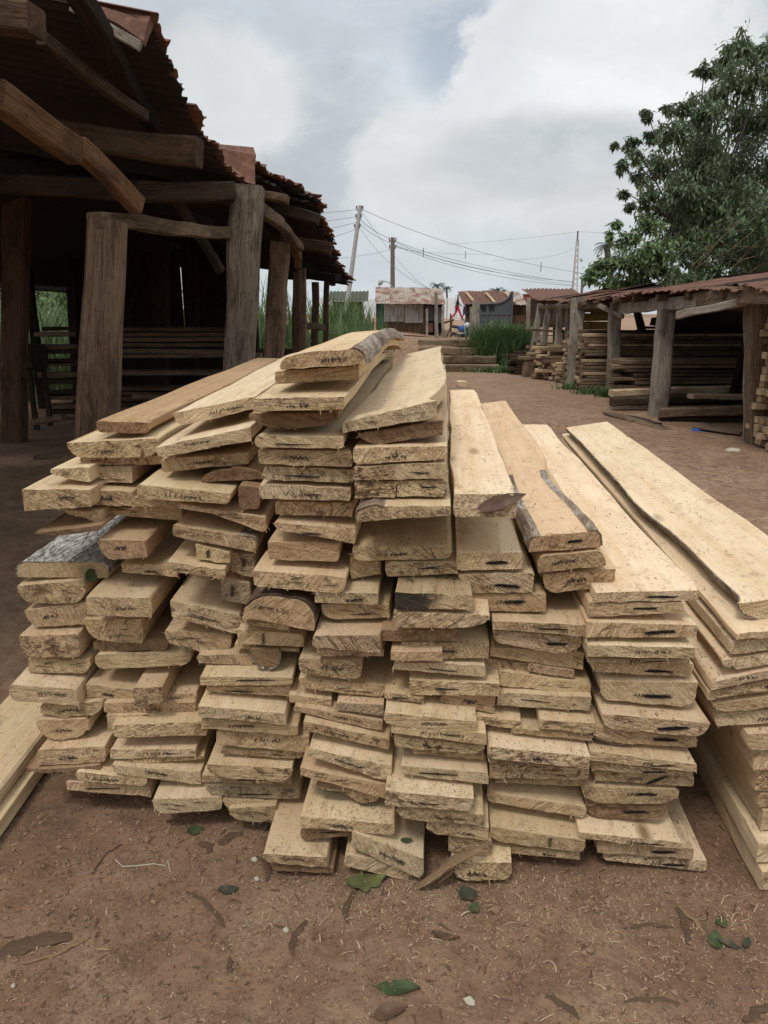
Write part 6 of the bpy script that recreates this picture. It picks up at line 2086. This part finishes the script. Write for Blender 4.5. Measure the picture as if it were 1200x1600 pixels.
TY = 22.0
c1 = clus([(1070, 298, 40, 1), (1100, 300, 45, 1), (1112, 250, 40, 1), (1130, 310, 50, 1), (1085, 240, 30, 1), (1150, 290, 50, 1), (1075, 335, 34, 1), (1120, 365, 45, 1), (1172, 78, 34, 1), (1128, 92, 26, .9), (1100, 110, 14, .7), (1190, 120, 50, 1), (1130, 140, 40, 1), (1098, 172, 30, 1), (1150, 190, 50, 1), (1200, 190, 55, 1), (1100, 225, 36, 1),
           (1042, 168, 12, .5), (1064, 170, 20, .6), (1055, 205, 30, .9), (1022, 210, 16, .6), (1012, 178, 12, .5), (987, 222, 12, .6), (1000, 238, 18, .7), (970, 258, 11, .7), (962, 225, 5, .3),
           (1030, 255, 34, 1), (1080, 270, 44, 1), (1140, 260, 55, 1), (1195, 275, 60, 1), (1000, 278, 18, .7), (975, 300, 10, .7), (1008, 312, 22, .8), (985, 322, 10, .6), (1045, 320, 40, 1), (1100, 335, 50, 1),
           (1165, 340, 60, 1), (1215, 330, 60, 1), (1060, 365, 40, 1), (1230, 60, 40, 1), (1250, 140, 60, 1), (1270, 230, 60, 1), (1125, 392, 45, 1), (1180, 400, 45, 1)], TY, 1.8)
tree('broadleaf_tree', 'big dark drooping leaved tree towering over the right shed roof', (9.2, 22.5, .2), c1, LEAF1, .165, 56, .65, .3)
c2 = clus([(1010, 350, 26, 1), (985, 372, 24, 1), (1030, 380, 34, 1), (965, 400, 24, .9), (940, 415, 20, .9), (925, 432, 16, .8), (990, 415, 34, 1), (1040, 420, 36, 1), (1000, 445, 30, 1), (955, 440, 22, 1), (1060, 440, 34, 1), (1020, 400, 34, 1), (975, 448, 26, 1), (962, 348, 8, .5), (952, 368, 7, .5)], 19.5, .9)
tree('bushy_tree', 'lighter green bushy tree at the left foot of the dark tree', (6.8, 19.6, .1), c2, LEAF2, .165, 34, .55, .14)
c3 = clus([(1075, 400, 36, 1), (1120, 425, 34, 1), (1165, 395, 40, 1), (1200, 410, 45, 1), (1150, 360, 36, .8), (1190, 340, 40, .9), (1100, 375, 30, .8), (1230, 380, 50, 1), (1085, 440, 30, 1), (1125, 445, 30, 1), (1165, 440, 34, 1), (1205, 440, 40, 1), (1140, 400, 36, 1), (1050, 440, 26, 1)], 17.5, .8)
tree('vine_thicket', 'tangled vine covered thicket just above the right shed roof', (8.6, 17.6, .1), c3, LEAF3, .15, 26, .5, .12)
# bare vine stems showing over the thicket
mb = MB()
for _ in range(16):
    a_ = at(U(1080, 1200), U(380, 440), 16.8)
    mb.tube([a_, a_ + Vector((U(-.3, .5), U(-.2, .2), U(.1, .5))), a_ + Vector((U(-.2, 1.2), U(-.2, .2), U(.3, .9)))], .009, 4)
tag(mb.build('bare_vines', POST), 'thin bare vine stems over the thicket beside the right shed', 'vine')


def palm(base, top, n, L, lab, cr=.12):
    base, top = Vector(base), Vector(top)
    r_ = empty('palm_tree', base)
    tag(r_, lab, 'palm', 'palms on the horizon')
    tm = MB(); tm.tube([base, base.lerp(top, .5) + Vector((.1, 0, 0)), top], cr * 1.3, 6, r1=cr); mpart(tm, 'trunk', TBARK, r_)
    fm = MB()
    for i in range(n):
        a = i / n * 6.2832 + U(-.2, .2)
        el = U(-.1, 1.1)
        pts = []
        for j in range(8):
            t = j / 7
            e = el - t * 1.5
            pts.append((pts[-1] if j else top) + Vector((math.cos(a) * math.cos(e), math.sin(a) * math.cos(e), math.sin(e))) * (L / 7 if j else 0))
        fm.tube(pts, L * .012, 4, cap=False)
        sd = Vector((-math.sin(a), math.cos(a), 0))
        for j in range(1, 8):
            for s_ in (-1, 1):
                for q in (0, .5):
                    p = pts[j].lerp(pts[j - 1], q)
                    ll = L * .26 * math.sin(math.pi * (.15 + .8 * j / 8))
                    tip = p + sd * (s_ * ll * .8) + (pts[j] - pts[j - 1]).normalized() * ll * .4 + Vector((0, 0, -ll * .55))
                    wv = (pts[j] - pts[j - 1]).normalized() * L * .022
                    fm.add([p - wv, p + wv, tip], [(0, 1, 2)])
    mpart(fm, 'crown', PALM, r_)


for px, py, ra, Y, lab in ((683, 446, 11, 95, 'larger palm crown above the hut roof'), (698, 450, 8, 100, 'smaller palm crown right of the larger one'),
                           (771, 453, 6, 90, 'left palm crown of the trio above the brown hut'), (778, 452, 7, 92, 'middle palm crown of the trio above the brown hut'), (788, 454, 5, 90, 'right palm crown of the trio above the brown hut')):
    t_ = at(px, py, Y)
    palm((t_.x, Y, .9), t_, 16, ra * 1.35 / FPX * Y, lab)
t_ = at(948, 384, 36)
palm((t_.x + .6, 36, .5), t_, 18, .7, 'palm fronds poking out left of the lighter bushy tree', .14)


def grass_patch(name, lab, pts, n, h0, h1, mat, wd=.022, bend=.5, cat='grass'):
    mb = MB()
    for _ in range(n):
        c, rx, ry = random.choice(pts)
        x, y = c[0] + random.gauss(0, .5) * rx, c[1] + random.gauss(0, .5) * ry
        z = gz(x, y) - .03
        h = U(h0, h1)
        a = U(0, 6.28)
        dx, dy = math.cos(a), math.sin(a)
        b = U(.1, bend) * h
        w = wd * U(.6, 1.3)
        px_, py_ = -dy * w, dx * w
        vs = []
        for j in range(5):
            t = j / 4
            q = 1 - t ** 1.5
            zz = z + h * (t - .28 * bend * t ** 3)
            vs += [(x + dx * b * t * t - px_ * q, y + dy * b * t * t - py_ * q, zz), (x + dx * b * t * t + px_ * q, y + dy * b * t * t + py_ * q, zz)]
        mb.add(vs, [(2 * j, 2 * j + 1, 2 * j + 3, 2 * j + 2) for j in range(4)])
    tag(mb.build(name, mat), lab, cat, kind='stuff')


A = lambda px, Y: (at(px, 500, Y).x, Y)
grass_patch('tall_grass', 'tall elephant grass growing between the left shed and the hut', [(A(545, 20), .7, 1.6), (A(525, 21), 1.0, 1.6), (A(560, 21), .45, 1.2), (A(505, 20), 1.2, 1.8), (A(535, 23), .9, 1.4)], 3200, .6, 1.65, GRASS, .017, .55)
grass_patch('tall_grass', 'thick drooping grass clump on the bank below the metal gate', [(A(770, 21.3), .55, .5), (A(795, 21.4), .5, .5), (A(760, 21.6), .3, .4), (A(815, 21.8), .5, .5), (A(785, 21.9), .8, .4)], 3200, .5, 1.15, GRASSD, .016, .9)
grass_patch('low_weeds', 'low green weeds at the foot of the bank', [(A(770, 20.2), .8, .35), (A(800, 20.1), .7, .3), (A(750, 20.5), .3, .3), (A(825, 20.4), .6, .3)], 2600, .08, .28, GRASSD, .02, 1.0)
grass_patch('tall_grass', 'tall grass seen through the openings at the back of the left shed', [((-7.4, 13.5), 1.2, 3), ((-9, 16), 3, 4), ((-6, 20.5), 3, 2), ((-3.5, 20.8), 2.4, 1.6), ((-10.5, 13), 2.4, 3), ((-8.2, 19), 3, 2.5)], 7000, .9, 2.4, GRASS, .022, .6)
grass_patch('low_weeds', 'small weeds around the feet of the right shed posts', [(A(897, 15.5), .25, .2), (A(930, 14.6), .3, .3), (A(1000, 12.6), .12, .12), (A(958, 14.0), .2, .15)], 420, .06, .3, GRASSD, .02, 1.0)
c4 = clus([(20, 470, 60, 1), (75, 480, 50, 1), (110, 465, 40, 1), (-40, 450, 70, 1), (130, 500, 40, 1)], 24, 1.5)
tree('bushy_tree', 'green bushy tree glimpsed through the back of the left shed', (-11, 24, 0), c4, LEAF2, .3, 14, .5, .16, 'trees behind the left shed')
c5 = [(Vector((x_, 60 + U(-4, 4), 3.0 + U(-.8, .8))), 2.2, 1) for x_ in (-40, -36, -32, -28, -24, -20)]
tree('far_tree', 'distant dark tree clump beyond the left shed', (-30, 60, .8), c5, LEAF1, .7, 10, .5, .3, 'trees behind the left shed')

# ------------------------------------------------------------------ sky and light
w = bpy.data.worlds.new('World')
scene.world = w
w.use_nodes = True
nt = w.node_tree
nt.nodes.clear()
N = nt.nodes.new
Lk = nt.links.new
out = N('ShaderNodeOutputWorld')
bg = N('ShaderNodeBackground')
Lk(bg.outputs[0], out.inputs[0])
sky = N('ShaderNodeTexSky')
sky.sky_type = 'NISHITA'
sky.sun_disc = False
SUN_EL, SUN_ROT = R(58), R(205)
sky.sun_elevation = SUN_EL
sky.sun_rotation = SUN_ROT
sky.air_density = 1.0
sky.dust_density = 2.0
tc = N('ShaderNodeTexCoord')
DIRV = tc.outputs['Generated']


def mathn(op, a, b=None, clamp=False):
    n_ = N('ShaderNodeMath')
    n_.operation = op
    n_.use_clamp = clamp
    for s_, v in zip(n_.inputs, (a, b)):
        if v is None:
            continue
        if isinstance(v, (int, float)):
            s_.default_value = v
        else:
            Lk(v, s_)
    return n_.outputs[0]


def noise_w(scale, detail, rough, zs=1.6, off=(0, 0, 0), dist=.3):
    mp = N('ShaderNodeMapping')
    mp.inputs['Scale'].default_value = (1, 1, zs)
    mp.inputs['Location'].default_value = off
    Lk(DIRV, mp.inputs[0])
    n_ = N('ShaderNodeTexNoise')
    n_.inputs['Scale'].default_value = scale
    n_.inputs['Detail'].default_value = detail
    n_.inputs['Roughness'].default_value = rough
    n_.inputs['Distortion'].default_value = dist
    Lk(mp.outputs[0], n_.inputs['Vector'])
    return n_.outputs['Fac']


def rampw(f, a, b, lo=0., hi=1.):
    r_ = N('ShaderNodeMapRange')
    r_.interpolation_type = 'SMOOTHSTEP'
    r_.inputs[1].default_value, r_.inputs[2].default_value = a, b
    r_.inputs[3].default_value, r_.inputs[4].default_value = lo, hi
    Lk(f, r_.inputs[0])
    return r_.outputs[0]


def mixw(f, a, b):
    m_ = N('ShaderNodeMix')
    m_.data_type = 'RGBA'
    for s_, v in ((m_.inputs[0], f), (m_.inputs[6], a), (m_.inputs[7], b)):
        if isinstance(v, (int, float)):
            s_.default_value = v
        elif isinstance(v, tuple):
            s_.default_value = (*v, 1)
        else:
            Lk(v, s_)
    return m_.outputs[2]


WARP = noise_w(4.5, 7, .62, 1.3, (3.1, .4, 0))
WARP2 = noise_w(14, 5, .6, 1.3, (1.1, 7.4, 0))


def blob(px, py, rad_px, soft, amp=.5, sq=1.0):
    """cloud mass centred on a sky direction"""
    d = (at(px, py, 1.0) - Vector((0, 0, CAMZ))).normalized()
    sb = N('ShaderNodeVectorMath'); sb.operation = 'SUBTRACT'
    Lk(DIRV, sb.inputs[0]); sb.inputs[1].default_value = d
    sc_ = N('ShaderNodeVectorMath'); sc_.operation = 'MULTIPLY'
    Lk(sb.outputs[0], sc_.inputs[0]); sc_.inputs[1].default_value = (1, 1, sq)
    ln = N('ShaderNodeVectorMath'); ln.operation = 'LENGTH'
    Lk(sc_.outputs[0], ln.inputs[0])
    q = mathn('DIVIDE', ln.outputs['Value'], rad_px / FPX)
    q = mathn('SUBTRACT', q, mathn('MULTIPLY', mathn('SUBTRACT', WARP, .5), amp * 2.2))
    q = mathn('SUBTRACT', q, mathn('MULTIPLY', mathn('SUBTRACT', WARP2, .5), amp * 1.3))
    return rampw(q, 1 + soft, 1 - soft)


K = 1.0
base_n = noise_w(2.3, 6, .55, 2.2, (.3, 1.7, .2))
c = mixw(rampw(base_n, .35, .65), (.60, .66, .70), (.71, .76, .79))
# thin blue gaps
blue = mixw(.55, sky.outputs[0], sky.outputs[0])
skyn = N('ShaderNodeMix'); skyn.data_type = 'RGBA'; skyn.blend_type = 'MULTIPLY'
skyn.inputs[0].default_value = 1
Lk(sky.outputs[0], skyn.inputs[6]); skyn.inputs[7].default_value = (.10, .10, .10, 1)
pale = mixw(.5, skyn.outputs[2], (.66, .71, .75))
gap = mathn('MAXIMUM', blob(745, 75, 95, .45, .4, 1.6), mathn('MULTIPLY', rampw(noise_w(1.6, 5, .6, 1.5, (5, 2, 1)), .60, .72), .6))
gap = mathn('MAXIMUM', gap, mathn('MULTIPLY', blob(470, -10, 230, .5, .5, 2.2), .5))
c = mixw(mathn('MULTIPLY', gap, .85), c, pale)
# grey masses and white cumulus heads
c = mixw(mathn('MULTIPLY', blob(300, 150, 170, .5, .5), .35), c, (.60, .63, .645))
c = mixw(mathn('MULTIPLY', blob(480, 230, 125, .35, .5), .9), c, (.50, .545, .58))
c = mixw(mathn('MULTIPLY', blob(360, 160, 110, .25, .5, 1.3), .65), c, (.78, .80, .81))
c = mixw(mathn('MULTIPLY', blob(640, 270, 115, .18, .6, 1.4), .8), c, (.76, .785, .80))
c = mixw(mathn('MULTIPLY', blob(930, 165, 195, .07, .42, 1.25), .95), c, (.79, .81, .82))
c = mixw(mathn('MULTIPLY', blob(985, 95, 110, .35, .5), .75), c, (.88, .89, .895))
c = mixw(mathn('MULTIPLY', blob(870, 245, 150, .4, .35, 3.0), .95), c, (.48, .53, .565))
c = mixw(mathn('MULTIPLY', blob(830, 340, 210, .5, .6, 2.0), .6), c, (.68, .71, .725))
c = mixw(mathn('MULTIPLY', rampw(noise_w(7, 8, .62, 2.2, (8, 1, 3), .8), .50, .64), .25), c, (.79, .81, .82))
# toward the horizon: flat pale grey
sepz = N('ShaderNodeSeparateXYZ'); Lk(DIRV, sepz.inputs[0])
hz = rampw(sepz.outputs[2], .16, .0)
c = mixw(mathn('MULTIPLY', hz, .75), c, (.60, .655, .69))
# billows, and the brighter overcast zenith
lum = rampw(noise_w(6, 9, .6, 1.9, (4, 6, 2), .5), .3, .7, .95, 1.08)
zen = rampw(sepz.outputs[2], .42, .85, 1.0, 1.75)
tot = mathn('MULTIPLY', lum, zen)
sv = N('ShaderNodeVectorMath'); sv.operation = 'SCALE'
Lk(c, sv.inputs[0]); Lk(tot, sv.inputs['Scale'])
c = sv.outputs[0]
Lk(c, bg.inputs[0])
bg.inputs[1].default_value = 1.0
sun_d = bpy.data.lights.new('sun', 'SUN')
sun_d.energy = 1.5
sun_d.angle = R(12)
sun_d.color = (1, .94, .86)
sun = bpy.data.objects.new('sun', sun_d)
# the sun stands behind the camera to the left, as the sky's sun does
az = SUN_ROT
sd_ = Vector((math.sin(az) * math.cos(SUN_EL), math.cos(az) * math.cos(SUN_EL), math.sin(SUN_EL)))
sun.rotation_euler = (-sd_).to_track_quat('-Z', 'Y').to_euler()
COL.objects.link(sun)
vs_ = scene.view_settings
vs_.view_transform = 'Standard'
vs_.look = 'None'
vs_.exposure = 0
vs_.gamma = 1
scene.render.engine = 'CYCLES'
scene.cycles.max_bounces = 6
scene.cycles.diffuse_bounces = 3
